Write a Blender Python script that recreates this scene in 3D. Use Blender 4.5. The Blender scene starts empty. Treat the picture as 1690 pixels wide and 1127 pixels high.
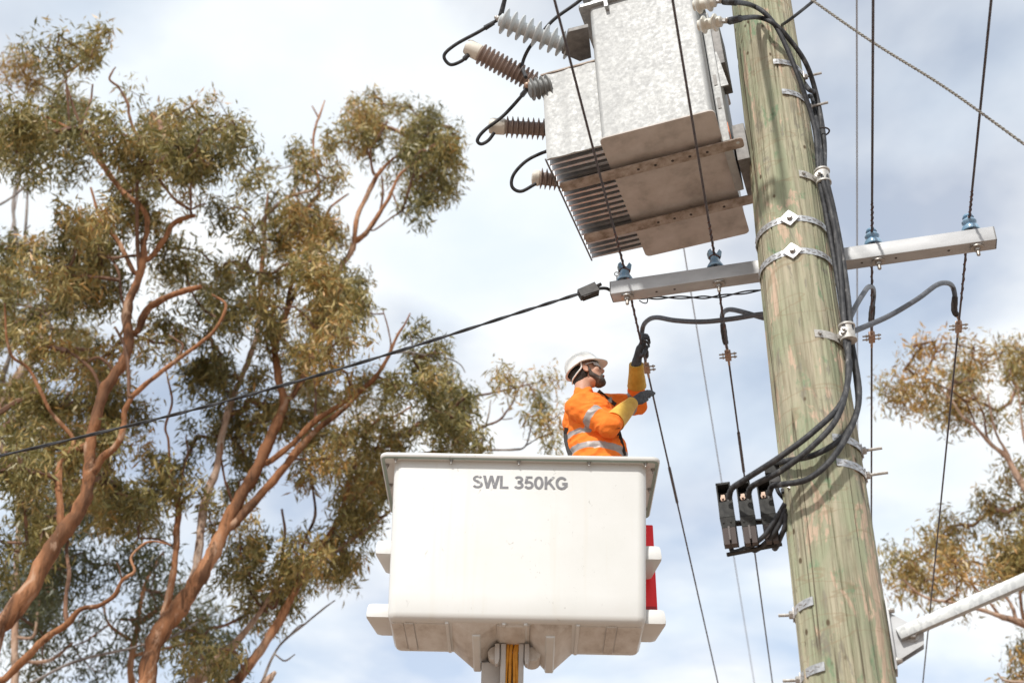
import bpy, bmesh, math, random
import numpy as np
from mathutils import Vector, Matrix, Euler
random.seed(7); RNG = np.random.default_rng(7)
S = bpy.context.scene
COL = S.collection
rad = math.radians

# ------------------------------------------------------------------ camera
FPX = 2100.0; PITCH = rad(34); ROLL = rad(1.53); CAM = np.array([0, 0, 1.7])
FW = np.array([0, math.cos(PITCH), math.sin(PITCH)])
_u0 = np.array([0, -math.sin(PITCH), math.cos(PITCH)]); _r0 = np.array([1.0, 0, 0])
RT = _r0*math.cos(ROLL) + _u0*math.sin(ROLL)
UP = _u0*math.cos(ROLL) - _r0*math.sin(ROLL)
cd = bpy.data.cameras.new('camera'); cam = bpy.data.objects.new('camera', cd); COL.objects.link(cam)
cd.sensor_width = 36; cd.lens = FPX/1690*36; cd.clip_start = .1; cd.clip_end = 3000
cam.matrix_world = Matrix([[RT[0], UP[0], -FW[0], CAM[0]], [RT[1], UP[1], -FW[1], CAM[1]], [RT[2], UP[2], -FW[2], CAM[2]], [0, 0, 0, 1]])
cd.dof.use_dof = True; cd.dof.focus_distance = 8.6; cd.dof.aperture_fstop = 1.7
S.camera = cam

# ------------------------------------------------------------------ sky and sun
SUN_EL = rad(43); SUN_AZ = rad(-25)      # sun behind the camera, to the left
w = bpy.data.worlds.new('World'); S.world = w; w.use_nodes = True
nt = w.node_tree; nt.nodes.clear()
def N(t, nt, **k):
    n = nt.nodes.new(t)
    for a, b in k.items(): setattr(n, a, b)
    return n
out = N('ShaderNodeOutputWorld', nt); bg = N('ShaderNodeBackground', nt); bg.inputs[1].default_value = .15
sky = N('ShaderNodeTexSky', nt, sky_type='NISHITA'); sky.sun_disc = False
sky.sun_elevation = SUN_EL; sky.sun_rotation = math.pi - SUN_AZ; sky.air_density = 1.0; sky.dust_density = .8; sky.ozone_density = 1.2
tc = N('ShaderNodeTexCoord', nt); sep = N('ShaderNodeSeparateXYZ', nt); nt.links.new(tc.outputs['Generated'], sep.inputs[0])
addz = N('ShaderNodeMath', nt, operation='ADD'); nt.links.new(sep.outputs[2], addz.inputs[0]); addz.inputs[1].default_value = .12
mx = N('ShaderNodeMath', nt, operation='MAXIMUM'); nt.links.new(addz.outputs[0], mx.inputs[0]); mx.inputs[1].default_value = .1
dx = N('ShaderNodeMath', nt, operation='DIVIDE'); nt.links.new(sep.outputs[0], dx.inputs[0]); nt.links.new(mx.outputs[0], dx.inputs[1])
dy = N('ShaderNodeMath', nt, operation='DIVIDE'); nt.links.new(sep.outputs[1], dy.inputs[0]); nt.links.new(mx.outputs[0], dy.inputs[1])
cmb = N('ShaderNodeCombineXYZ', nt); nt.links.new(dx.outputs[0], cmb.inputs[0]); nt.links.new(dy.outputs[0], cmb.inputs[1]); cmb.inputs[2].default_value = 5.1
n1 = N('ShaderNodeTexNoise', nt); n1.inputs['Scale'].default_value = 2.4; n1.inputs['Detail'].default_value = 7; n1.inputs['Roughness'].default_value = .48; n1.inputs['Distortion'].default_value = .15
nt.links.new(cmb.outputs[0], n1.inputs['Vector'])
r1 = N('ShaderNodeValToRGB', nt); r1.color_ramp.elements[0].position = .33; r1.color_ramp.elements[0].color = (.40, .40, .40, 1)
r1.color_ramp.elements[1].position = .55; r1.color_ramp.elements[1].color = (1, 1, 1, 1)
nt.links.new(n1.outputs[0], r1.inputs[0])
n2 = N('ShaderNodeTexNoise', nt); n2.inputs['Scale'].default_value = 3.4; n2.inputs['Detail'].default_value = 5
nt.links.new(cmb.outputs[0], n2.inputs['Vector'])
r2 = N('ShaderNodeValToRGB', nt); r2.color_ramp.elements[0].position = .35; r2.color_ramp.elements[0].color = (5.0, 5.5, 6.0, 1)
r2.color_ramp.elements[1].position = .65; r2.color_ramp.elements[1].color = (6.2, 6.28, 6.3, 1)
nt.links.new(n2.outputs[0], r2.inputs[0])
mixs = N('ShaderNodeMix', nt, data_type='RGBA'); nt.links.new(r1.outputs[0], mixs.inputs[0]); nt.links.new(sky.outputs[0], mixs.inputs[6]); nt.links.new(r2.outputs[0], mixs.inputs[7])
nt.links.new(mixs.outputs[2], bg.inputs[0]); nt.links.new(bg.outputs[0], out.inputs[0])

sl = bpy.data.lights.new('sun', 'SUN'); sl.energy = 3.6; sl.angle = rad(2.6); sl.color = (1, .965, .91)
so = bpy.data.objects.new('sun', sl); COL.objects.link(so)
sdir = Vector((math.sin(SUN_AZ)*math.cos(SUN_EL), -math.cos(SUN_AZ)*math.cos(SUN_EL), math.sin(SUN_EL)))
so.rotation_euler = sdir.to_track_quat('Z', 'Y').to_euler(); so.location = (5, -10, 20)
S.view_settings.view_transform = 'Standard'; S.view_settings.look = 'None'; S.view_settings.exposure = .22; S.view_settings.gamma = 1
S.cycles.max_bounces = 6; S.cycles.transparent_max_bounces = 8

# ------------------------------------------------------------------ measuring helpers: real points from the survey of the photograph
def ray(x, y): return FW + RT*(x-845)/FPX + UP*(563.5-y)/FPX
def at(x, y, z): return CAM + z*ray(x, y)                       # at camera depth z
def atY(x, y, Y): d = ray(x, y); return CAM + d*(Y/d[1])          # on the upright plane Y
def atH(x, y, h): d = ray(x, y); return CAM + d*((h-CAM[2])/d[2]) # at height h
def V(p): return Vector((float(p[0]), float(p[1]), float(p[2])))

# ------------------------------------------------------------------ mesh builder
class MB:
    def __init__(s): s.v = []; s.f = []; s.m = []
    def add(s, vs, fs, mi=0):
        o = len(s.v); s.v += [tuple(float(c) for c in p) for p in vs]; s.f += [tuple(i+o for i in f) for f in fs]; s.m += [mi]*len(fs); return s
    def box(s, c, d, M=None, mi=0):
        x, y, z = [k/2 for k in d]
        vs = [Vector((a*x, b*y, e*z)) + Vector(c) for a in (-1, 1) for b in (-1, 1) for e in (-1, 1)]
        if M is not None: vs = [M @ p for p in vs]
        return s.add(vs, [(0, 1, 3, 2), (4, 6, 7, 5), (0, 4, 5, 1), (2, 3, 7, 6), (0, 2, 6, 4), (1, 5, 7, 3)], mi)
    def hexa(s, vs, mi=0):   # 8 points: 4 bottom ccw, 4 top ccw
        return s.add(vs, [(3, 2, 1, 0), (4, 5, 6, 7), (0, 1, 5, 4), (1, 2, 6, 5), (2, 3, 7, 6), (3, 0, 4, 7)], mi)
    def tube(s, pts, r, n=8, cap=True, mi=0):
        P = [Vector(tuple(float(c) for c in p)) for p in pts]; k = len(P)
        rr = r if hasattr(r, '__len__') else [r]*k
        vs = []; T0 = None
        for i in range(k):
            t = (P[min(i+1, k-1)] - P[max(i-1, 0)])
            t = t.normalized() if t.length > 1e-9 else Vector((0, 0, 1))
            if T0 is None:
                a = Vector((0, 0, 1)) if abs(t.z) < .9 else Vector((1, 0, 0)); nx = t.cross(a).normalized()
            else:
                nx = (T0.rotation_difference(t) @ nx); nx = (nx - t*nx.dot(t)).normalized()
            T0 = t; ny = t.cross(nx)
            for j in range(n):
                a = 2*math.pi*j/n; vs.append(P[i] + (nx*math.cos(a) + ny*math.sin(a))*rr[i])
        fs = [(i*n+j, i*n+(j+1) % n, (i+1)*n+(j+1) % n, (i+1)*n+j) for i in range(k-1) for j in range(n)]
        if cap: fs += [tuple(range(n-1, -1, -1)), tuple((k-1)*n+j for j in range(n))]
        return s.add(vs, fs, mi)
    def lathe(s, prof, M=None, n=20, mi=0):   # prof [(r,z)]
        M = M or Matrix(); vs = []
        for r, z in prof:
            for j in range(n):
                a = 2*math.pi*j/n; vs.append(M @ Vector((r*math.cos(a), r*math.sin(a), z)))
        k = len(prof)
        fs = [(i*n+j, i*n+(j+1) % n, (i+1)*n+(j+1) % n, (i+1)*n+j) for i in range(k-1) for j in range(n)]
        fs += [tuple(range(n-1, -1, -1)), tuple((k-1)*n+j for j in range(n))]
        return s.add(vs, fs, mi)
    def prism(s, poly, y0, y1, M=None, mi=0):   # poly in (x,z), extruded along y
        M = M or Matrix(); n = len(poly)
        vs = [M @ Vector((x, y0, z)) for x, z in poly] + [M @ Vector((x, y1, z)) for x, z in poly]
        fs = [tuple(range(n)), tuple(range(2*n-1, n-1, -1))] + [(i, i+n, (i+1) % n+n, (i+1) % n) for i in range(n)]
        return s.add(vs, fs, mi)
    def capsule(s, a, b, ra, rb, n=12, sc=None):
        a = Vector(a); b = Vector(b); d = b-a; L = d.length; q = d.to_track_quat('Z', 'Y').to_matrix().to_4x4()
        prof = [(max(1e-4, ra*math.cos(t)), ra*math.sin(t)) for t in [rad(x) for x in (-88, -60, -30, 0)]] + [(max(1e-4, rb*math.cos(t)), L+rb*math.sin(t)) for t in [rad(x) for x in (0, 30, 60, 88)]]
        return s.lathe(prof, Matrix.Translation(a) @ q, n)
    def ball(s, c, r, R=None, n=16):
        R = R.to_4x4() if R is not None else Matrix()
        prof = [(math.cos(rad(t)), math.sin(rad(t))) for t in range(-88, 89, 16)]
        return s.lathe(prof, Matrix.Translation(Vector(c)) @ R @ Matrix.Diagonal((r[0], r[1], r[2], 1)), n)
    def mesh(s, name, mats, smooth=False):
        me = bpy.data.meshes.new(name); me.from_pydata(s.v, [], s.f)
        for m in (mats if isinstance(mats, (list, tuple)) else [mats]): me.materials.append(m)
        if isinstance(mats, (list, tuple)) and len(mats) > 1: me.polygons.foreach_set('material_index', s.m)
        bm = bmesh.new(); bm.from_mesh(me); bmesh.ops.recalc_face_normals(bm, faces=bm.faces); bm.to_mesh(me); bm.free()
        if smooth: me.polygons.foreach_set('use_smooth', [True]*len(me.polygons)); me.set_sharp_from_angle(angle=rad(38))
        me.update(); return me
    def build(s, name, mats, parent=None, smooth=False, M=None, bevel=0):
        me = s.mesh(name, mats, smooth)
        if bevel:
            bm = bmesh.new(); bm.from_mesh(me)
            bmesh.ops.bevel(bm, geom=[e for e in bm.edges if len(e.link_faces) == 2 and e.calc_face_angle() > .5], offset=bevel, segments=2, affect='EDGES', profile=.6)
            bm.to_mesh(me); bm.free(); me.polygons.foreach_set('use_smooth', [True]*len(me.polygons)); me.set_sharp_from_angle(angle=rad(50))
        return link(name, me, parent, M)
def link(name, me, parent=None, M=None):
    o = bpy.data.objects.new(name, me); COL.objects.link(o)
    if M is not None: o.matrix_world = M
    if parent is not None:
        o.parent = parent; o.matrix_parent_inverse = PM[parent.name].inverted() if parent.name in PM else Matrix()
    PM[o.name] = M.copy() if M is not None else Matrix()
    return o
PM = {}
def tag(o, label, cat, group=None, kind=None):
    if label: o['label'] = label
    if cat: o['category'] = cat
    if group: o['group'] = group
    if kind: o['kind'] = kind
    return o
def thing(name, loc, label, cat, group=None, M=None):
    o = bpy.data.objects.new(name, None); o.empty_display_size = .1; COL.objects.link(o)
    o.matrix_world = M if M is not None else Matrix.Translation(V(loc)); PM[o.name] = o.matrix_world.copy()
    return tag(o, label, cat, group)
def spline(pts, k=8):   # Catmull-Rom
    P = [np.array(p, float) for p in pts]; P = [2*P[0]-P[1]] + P + [2*P[-1]-P[-2]]; o = []
    for i in range(1, len(P)-2):
        for j in range(k):
            t = j/k; a, b, c, d = P[i-1:i+3]
            o.append(.5*((2*b) + (c-a)*t + (2*a-5*b+4*c-d)*t*t + (3*b-a-3*c+d)*t**3))
    o.append(P[-2]); return o
def zto(p, d):    # matrix at p with local z along d
    return Matrix.Translation(V(p)) @ V(d).to_track_quat('Z', 'Y').to_matrix().to_4x4()

# ------------------------------------------------------------------ materials
def mat(name, color=(.5, .5, .5), rough=.6, metal=0, spec=.5, bump=None, var=None, coat=0):
    m = bpy.data.materials.new(name); m.use_nodes = True; nt = m.node_tree; b = nt.nodes['Principled BSDF']
    b.inputs['Base Color'].default_value = (*color, 1); b.inputs['Roughness'].default_value = rough; b.inputs['Metallic'].default_value = metal
    b.inputs['Specular IOR Level'].default_value = spec; b.inputs['Coat Weight'].default_value = coat
    tc = N('ShaderNodeTexCoord', nt)
    if var:   # (scale, detail, [(pos,color)...], (sx,sy,sz))
        mp = N('ShaderNodeMapping', nt); mp.inputs['Scale'].default_value = var[3] if len(var) > 3 else (1, 1, 1); nt.links.new(tc.outputs['Object'], mp.inputs[0])
        n = N('ShaderNodeTexNoise', nt); n.inputs['Scale'].default_value = var[0]; n.inputs['Detail'].default_value = var[1]; n.inputs['Roughness'].default_value = .62
        nt.links.new(mp.outputs[0], n.inputs[0]); r = ramp(nt, var[2]); nt.links.new(n.outputs[0], r.inputs[0]); nt.links.new(r.outputs[0], b.inputs['Base Color'])
    if bump:  # (scale, strength, dist)
        n = N('ShaderNodeTexNoise', nt); n.inputs['Scale'].default_value = bump[0]; n.inputs['Detail'].default_value = 4; nt.links.new(tc.outputs['Object'], n.inputs[0])
        bp = N('ShaderNodeBump', nt); bp.inputs['Strength'].default_value = bump[1]; bp.inputs['Distance'].default_value = bump[2]
        nt.links.new(n.outputs[0], bp.inputs['Height']); nt.links.new(bp.outputs[0], b.inputs['Normal'])
    return m
def ramp(nt, stops, interp='LINEAR'):
    r = N('ShaderNodeValToRGB', nt); e = r.color_ramp.elements; r.color_ramp.interpolation = interp
    while len(e) < len(stops): e.new(.5)
    for i, (p, c) in enumerate(stops):
        e[i].position = p; e[i].color = (*c, 1) if len(c) == 3 else c
    return r
def mixc(nt, fac, a, b, mode='MIX'):
    m = N('ShaderNodeMix', nt, data_type='RGBA', blend_type=mode)
    for sock, v in ((0, fac), (6, a), (7, b)):
        if hasattr(v, 'is_output'): nt.links.new(v, m.inputs[sock])
        else: m.inputs[sock].default_value = v if sock == 0 else (*v, 1)
    return m.outputs[2]
def noise(nt, src, scale, det=4, sc=(1, 1, 1), rough=.6, dist=0, loc=(0, 0, 0)):
    mp = N('ShaderNodeMapping', nt); mp.inputs['Scale'].default_value = sc; mp.inputs['Location'].default_value = loc; nt.links.new(src, mp.inputs[0])
    n = N('ShaderNodeTexNoise', nt); n.inputs['Scale'].default_value = scale; n.inputs['Detail'].default_value = det; n.inputs['Roughness'].default_value = rough; n.inputs['Distortion'].default_value = dist
    nt.links.new(mp.outputs[0], n.inputs[0]); return n.outputs[0]
def R_(nt, src, stops, interp='LINEAR'):
    r = ramp(nt, stops, interp); nt.links.new(src, r.inputs[0]); return r.outputs[0]
def gal(name, lo, hi, sc=26, rough=.45, metal=.55):
    m = mat(name, lo, rough, metal); nt = m.node_tree; b = nt.nodes['Principled BSDF']; tc = N('ShaderNodeTexCoord', nt)
    vo = N('ShaderNodeTexVoronoi', nt); vo.inputs['Scale'].default_value = sc; wv = noise(nt, tc.outputs['Object'], 9, 3)
    ad = N('ShaderNodeVectorMath', nt, operation='MULTIPLY_ADD'); nt.links.new(wv, ad.inputs[0]); ad.inputs[1].default_value = (.16, .16, .16); nt.links.new(tc.outputs['Object'], ad.inputs[2])
    nt.links.new(ad.outputs[0], vo.inputs['Vector'])
    sp = R_(nt, vo.outputs['Color'], [(.2, lo), (.8, hi)])
    big = noise(nt, tc.outputs['Object'], 2.2, 5); c = mixc(nt, R_(nt, big, [(.42, (0, 0, 0)), (.7, (.55, .55, .55))]), sp, tuple(x*.82 for x in lo))
    nt.links.new(c, b.inputs['Base Color'])
    fine = noise(nt, tc.outputs['Object'], 40, 4)
    rr = R_(nt, fine, [(.3, (rough-.1,)*3), (.7, (rough+.15,)*3)]); nt.links.new(rr, b.inputs['Roughness'])
    return m
GALV = gal('galvanised_steel', (.335, .34, .335), (.395, .40, .39), 24, .55, .08)
GALVS = mat('smooth_galvanised_steel', (.5, .5, .49), .5, .2, var=(7, 6, [(.3, (.30, .305, .31)), (.5, (.39, .395, .40)), (.7, (.46, .465, .47))], (.4, 1, 1)))
GALVD = gal('weathered_galvanised_steel', (.36, .37, .37), (.50, .51, .50), 40, .5, .45)
STEEL = mat('bare_steel_bolt', (.42, .40, .37), .45, .7, var=(60, 3, [(.3, (.30, .27, .24)), (.7, (.52, .51, .49))]))
STRAP = mat('punched_steel_strap', (.68, .69, .69), .42, .6, var=(45, 3, [(.3, (.30, .30, .30)), (.6, (.56, .565, .57))]))
ALU = mat('cast_aluminium', (.5, .49, .46), .55, .3, var=(50, 5, [(.3, (.32, .305, .28)), (.7, (.56, .55, .52))]), bump=(90, .4, .004))
DIRT = mat('grimy_underside_steel', (.3, .24, .2), .8, .1, var=(5, 7, [(.25, (.30, .27, .245)), (.5, (.50, .455, .42)), (.75, (.60, .56, .53))]))
RUSTR = mat('dusty_rusty_rail', (.3, .2, .14), .85, .1, var=(14, 7, [(.3, (.17, .125, .09)), (.5, (.35, .29, .245)), (.72, (.50, .44, .39))]))
FINM = mat('radiator_fin_steel', (.48, .49, .5), .38, .6, var=(7, 4, [(.3, (.36, .37, .38)), (.7, (.6, .61, .62))]))
DARKST = mat('dark_grey_bracket', (.16, .155, .15), .6, .3, var=(20, 4, [(.3, (.11, .105, .10)), (.7, (.21, .2, .19))]))
BLACK = mat('black_cable_sheath', (.030, .031, .034), .6, 0, .3, var=(30, 4, [(.35, (.020, .021, .024)), (.75, (.075, .075, .078))]))
GREYC = mat('grey_cable_sheath', (.07, .074, .085), .5, 0, .45, var=(24, 5, [(.3, (.05, .053, .062)), (.75, (.13, .135, .15))]))
BUND = mat('dusty_cable_sheath', (.08, .08, .085), .62, 0, .3, var=(32, 6, [(.42, (.026, .027, .03)), (.62, (.07, .07, .072)), (.76, (.32, .31, .30))], (1, 1, .35)))
WIRE = mat('weathered_conductor', (.07, .062, .07), .55, .3, var=(25, 3, [(.3, (.05, .045, .055)), (.7, (.12, .10, .10))]))
RUSTW = mat('rusty_tie_wire', (.11, .05, .04), .8, .2, var=(40, 3, [(.3, (.05, .03, .03)), (.7, (.20, .09, .06))]))
TAPE = mat('black_tape', (.025, .022, .022), .65, var=(50, 3, [(.3, (.015, .014, .014)), (.7, (.06, .045, .04))]))
COPPER = mat('bronze_clamp', (.48, .30, .20), .5, .4, var=(60, 3, [(.3, (.26, .15, .10)), (.7, (.50, .38, .30))]))
FARW = mat('pale_far_wire', (.42, .46, .52), .5, .3)
ROPE = mat('steel_guy_rope', (.28, .26, .23), .7, .25, var=(50, 3, [(.3, (.18, .17, .15)), (.7, (.34, .325, .29))]))
BLUE = mat('blue_porcelain', (.20, .33, .46), .16, 0, .6, coat=.6, var=(10, 3, [(.3, (.14, .26, .38)), (.7, (.27, .41, .54))]))
BROWN = mat('brown_polymer', (.25, .185, .155), .5, var=(9, 3, [(.3, (.26, .195, .165)), (.7, (.38, .30, .26))]))
GREYP = mat('grey_silicone', (.52, .55, .56), .42, 0, .5)
GREYB = mat('grey_bushing', (.20, .205, .20), .5)
CAPW = mat('cream_bird_guard', (.68, .64, .56), .55, var=(12, 4, [(.3, (.6, .56, .48)), (.7, (.74, .71, .64))]))
CREAM = mat('cream_porcelain', (.60, .58, .51), .3, 0, .6)
REDP = mat('red_plastic', (.92, .018, .028), .42, 0, .5)
ORB = mat('orange_sticker', (.75, .25, .12), .6)
# ------------------------------------------------------------------ ground
GROUND = mat('dry_ground', (.27, .19, .14), .95, var=(.25, 8, [(.3, (.20, .145, .105)), (.5, (.28, .20, .15)), (.7, (.32, .25, .19))]), bump=(3, .5, .05))
g = MB(); n = 60
gv = [((i/n-.5)*2400, (j/n-.5)*2400, 0) for j in range(n+1) for i in range(n+1)]
g.add(gv, [(j*(n+1)+i, j*(n+1)+i+1, (j+1)*(n+1)+i+1, (j+1)*(n+1)+i) for j in range(n) for i in range(n)])
tag(g.build('ground', GROUND), None, None, kind='structure')

# ------------------------------------------------------------------ pole
PX, PY = 1.7445, 6.2577
def PR(z): return .2304 - .0041*(z-3.9)
_c = np.array([-PX, -PY]); PC = _c/np.linalg.norm(_c); PRt = np.array([-PC[1], PC[0]])   # towards camera, to image right
if PRt[0] < 0: PRt = -PRt
def polexy(phi, z, dr=0): R = PR(z)+dr; d = PC*math.cos(phi)+PRt*math.sin(phi); return np.array([PX+R*d[0], PY+R*d[1], z])
def pol(px, py, off=0):    # point on the pole surface (or beside it) seen at a pixel
    d = ray(px, py); R = .22+off
    for _ in range(3):
        ox, oy = CAM[0]-PX, CAM[1]-PY; A = d[0]**2+d[1]**2; B = ox*d[0]+oy*d[1]; Cc = ox*ox+oy*oy-R*R; D = B*B-A*Cc
        t = (-B-math.sqrt(D))/A if D > 0 else -B/A
        p = CAM+t*d; R = PR(p[2])+off
    return p
def phi_of(p): q = np.array([p[0]-PX, p[1]-PY]); return math.atan2(q@PRt, q@PC)

PINE = bpy.data.materials.new('treated_pine'); PINE.use_nodes = True; nt = PINE.node_tree; b = nt.nodes['Principled BSDF']
tc = N('ShaderNodeTexCoord', nt); O = tc.outputs['Object']
streak = noise(nt, O, 16, 6, (1, 1, .07)); grain = noise(nt, O, 60, 5, (1, 1, .035), .7)
base = R_(nt, streak, [(.30, (.235, .215, .150)), (.46, (.355, .325, .235)), (.58, (.425, .38, .28)), (.74, (.33, .31, .21))])
gm = noise(nt, O, 5.5, 5, (1, 1, .32), .6, .4, (3, 1, 0)); base = mixc(nt, R_(nt, gm, [(.38, (0, 0, 0)), (.60, (.68, .68, .68))]), base, (.25, .295, .185))
g2 = noise(nt, O, 9, 5, (1, 1, .5), .65, .2, (9, 4, 2)); base = mixc(nt, R_(nt, g2, [(.59, (0, 0, 0)), (.66, (.75, .75, .75))]), base, (.150, .25, .145))
pk = noise(nt, O, 8, 6, (1, 1, .30), .68, .6, (1, 7, 3)); base = mixc(nt, R_(nt, pk, [(.575, (0, 0, 0)), (.605, (.8, .8, .8))]), base, (.54, .39, .29))
gy = noise(nt, O, 10, 6, (1, 1, .28), .7, .6, (5, 2, 8)); base = mixc(nt, R_(nt, gy, [(.58, (0, 0, 0)), (.64, (.75, .75, .75))]), base, (.20, .185, .15))
base = mixc(nt, R_(nt, grain, [(.30, (.80, .80, .80)), (.52, (0, 0, 0))]), base, (.15, .125, .08))
crk = noise(nt, O, 9.0, 2, (1, 1, .022), .4, .15, (2, 2, 5)); cl = R_(nt, crk, [(.488, (0, 0, 0)), (.496, (1, 1, 1)), (.502, (1, 1, 1)), (.510, (0, 0, 0))])
gate = R_(nt, noise(nt, O, 2.0, 2, (1, 1, .6)), [(.40, (0, 0, 0)), (.48, (.9, .9, .9))])
cm = mixc(nt, 1.0, cl, gate, 'MULTIPLY'); base = mixc(nt, cm, base, (.07, .05, .03))
arc = noise(nt, O, 3.2, 3, (.35, .35, 1.6), .5, .8, (8, 8, 1)); al = R_(nt, arc, [(.485, (0, 0, 0)), (.497, (.5, .5, .5)), (.503, (.5, .5, .5)), (.515, (0, 0, 0))]); base = mixc(nt, al, base, (.25, .19, .12))
vo = N('ShaderNodeTexVoronoi', nt); vo.inputs['Scale'].default_value = 9; mp = N('ShaderNodeMapping', nt); mp.inputs['Scale'].default_value = (1, 1, .6); nt.links.new(O, mp.inputs[0]); nt.links.new(mp.outputs[0], vo.inputs['Vector'])
kn = R_(nt, vo.outputs['Distance'], [(.07, (1, 1, 1)), (.12, (0, 0, 0))]); base = mixc(nt, kn, base, (.10, .075, .045))
nt.links.new(base, b.inputs['Base Color']); b.inputs['Roughness'].default_value = .85; b.inputs['Specular IOR Level'].default_value = .25
bp = N('ShaderNodeBump', nt); bp.inputs['Strength'].default_value = .85; bp.inputs['Distance'].default_value = .010
hm = mixc(nt, cm, mixc(nt, .5, grain, pk), (0, 0, 0)); nt.links.new(hm, bp.inputs['Height']); nt.links.new(bp.outputs[0], b.inputs['Normal'])

pole = thing('utility_pole', (PX, PY, 0), 'thick greenish timber utility pole carrying the grey transformer and crossarm', 'utility pole')
sh = MB(); nseg, nz = 300, 190; zs = np.concatenate([np.linspace(-1.2, 3.2, 16)[:-1], np.linspace(3.2, 9.6, 160), np.linspace(9.6, 11.2, 16)[1:]]); nz = len(zs)
_rc = random.Random(5); CR = [(_rc.uniform(0, 6.283), _rc.uniform(2.5, 9.5), _rc.uniform(.5, 2.2), _rc.uniform(.006, .014), _rc.uniform(.010, .016), _rc.uniform(0, 6)) for _ in range(46)]
vs = []
for z in zs:
    CRZ = [c for c in CR if abs(z-c[1]) < c[2]]
    for j in range(nseg):
        a = 2*math.pi*j/nseg
        dr = .0035*math.sin(3*a+z*1.1) + .0025*math.sin(5*a-z*.7) + .002*math.sin(9*a+z*2.3) + .0015*math.sin(23*a+.6*math.sin(3*z)) + .001*math.sin(41*a+math.sin(5*z))
        dr += -.004*math.exp(-((z-8.3+.10*math.cos(a))/.012)**2) - .005*math.exp(-((z-7.42)/.012)**2)*(math.cos(a+1.2) > -.2)
        for (ca, cz, cl, cdp, cw, cph) in CRZ:
            q = (a-ca-.035*math.sin(1.7*z+cph)-.012*math.sin(6*z+cph)+math.pi) % 6.28319-math.pi
            if abs(q) < .05: dr -= cdp*math.exp(-(q/cw)**2)*min(1, (1-abs(z-cz)/cl)*3)
        vs.append((PX+(PR(z)+dr)*math.cos(a), PY+(PR(z)+dr)*math.sin(a), z))
fs = [(i*nseg+j, i*nseg+(j+1) % nseg, (i+1)*nseg+(j+1) % nseg, (i+1)*nseg+j) for i in range(nz-1) for j in range(nseg)] + [tuple((nz-1)*nseg+j for j in range(nseg))]
sh.add(vs, fs); sh.build('shaft', PINE, pole, smooth=True)
def hexbolt(mb, p, d, r=.011, l=.016, washer=.02):
    M = zto(p, d)
    if washer: mb.lathe([(washer, 0), (washer, .004)], M, 14)
    mb.lathe([(r, .004), (r, l*.8), (r*.8, l)], M, 6)
STR = 0
def strap(pxy, phi0, phi1, h=.045, tilt=0):
    p = pol(*pxy); z0 = p[2]; mb = MB(); k = 24; vs = []; t = .004
    for i in range(k+1):
        ph = phi0+(phi1-phi0)*i/k; zz = z0+tilt*math.sin(ph)
        for dz, dr in ((-h/2, .004), (-h/2, .004+t), (h/2, .004+t), (h/2, .004)): vs.append(polexy(ph, zz+dz, dr))
    fs = [(i*4+j, i*4+(j+1) % 4, i*4+4+(j+1) % 4, i*4+4+j) for i in range(k) for j in range(4)] + [(0, 1, 2, 3), (k*4+3, k*4+2, k*4+1, k*4)]
    mb.add(vs, fs); o = mb.build('strap', STRAP, pole)
    hl = MB()      # punched slots along the strap
    for i in range(int(abs(phi1-phi0)*.22/.034)):
        ph = min(phi0, phi1) + (i+.5)*.034/.22
        a = polexy(ph-.05, z0+tilt*math.sin(ph)-.010*(-1)**i, .0085); c = polexy(ph+.05, z0+tilt*math.sin(ph)-.002*(-1)**i, .0085)
        hl.tube([a, c], .0022, 5)
    hl.build('punched_slots', STEEL, o)
    return o, z0
for q in ((1303, 362), (1308, 416)):
    o, z0 = strap(q, -2.0, 2.0)
    ph = phi_of(pol(*q)); p = polexy(ph, z0, .010); d = p-polexy(ph, z0, 0); M = zto(p, d)
    MB().box((0, 0, .003), (.088, .088, .006), M @ Matrix.Rotation(rad(45), 4, 'Z')).build('washer_plate', STRAP, pole, bevel=.002)
    mb = MB(); hexbolt(mb, p+d/np.linalg.norm(d)*.006, d, .017, .02, .022); mb.build('bolt', STEEL, pole)
def sidebolt(z, side, ln, dz=0):
    ph = side*rad(84); p = polexy(ph, z+dz, .006); d = polexy(ph, z, .1)-polexy(ph, z, 0); d = d/np.linalg.norm(d); M = zto(p, d)
    MB().box((0, 0, .003), (.06, .06, .006), M).build('washer_plate', STEEL, pole, bevel=.001)
    mb = MB(); mb.lathe([(.021, .006), (.021, .022), (.017, .026)], M, 6); mb.tube([p+d*.02, p+d*ln], .009, 8); mb.build('bolt', STEEL, pole)
for q, side, ln, tl in (((1276, 103), 1, .12, 0), ((1290, 152), 1, .13, 0), ((1373, 722), 1, .11, 0), ((1380, 763), 1, .12, 0), ((1343, 991), -1, .08, 0), ((1362, 1099), -1, .09, 0)):
    ph = phi_of(pol(*q)); o, z0 = strap(q, ph, side*2.1); sidebolt(z0, side, ln)

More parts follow.
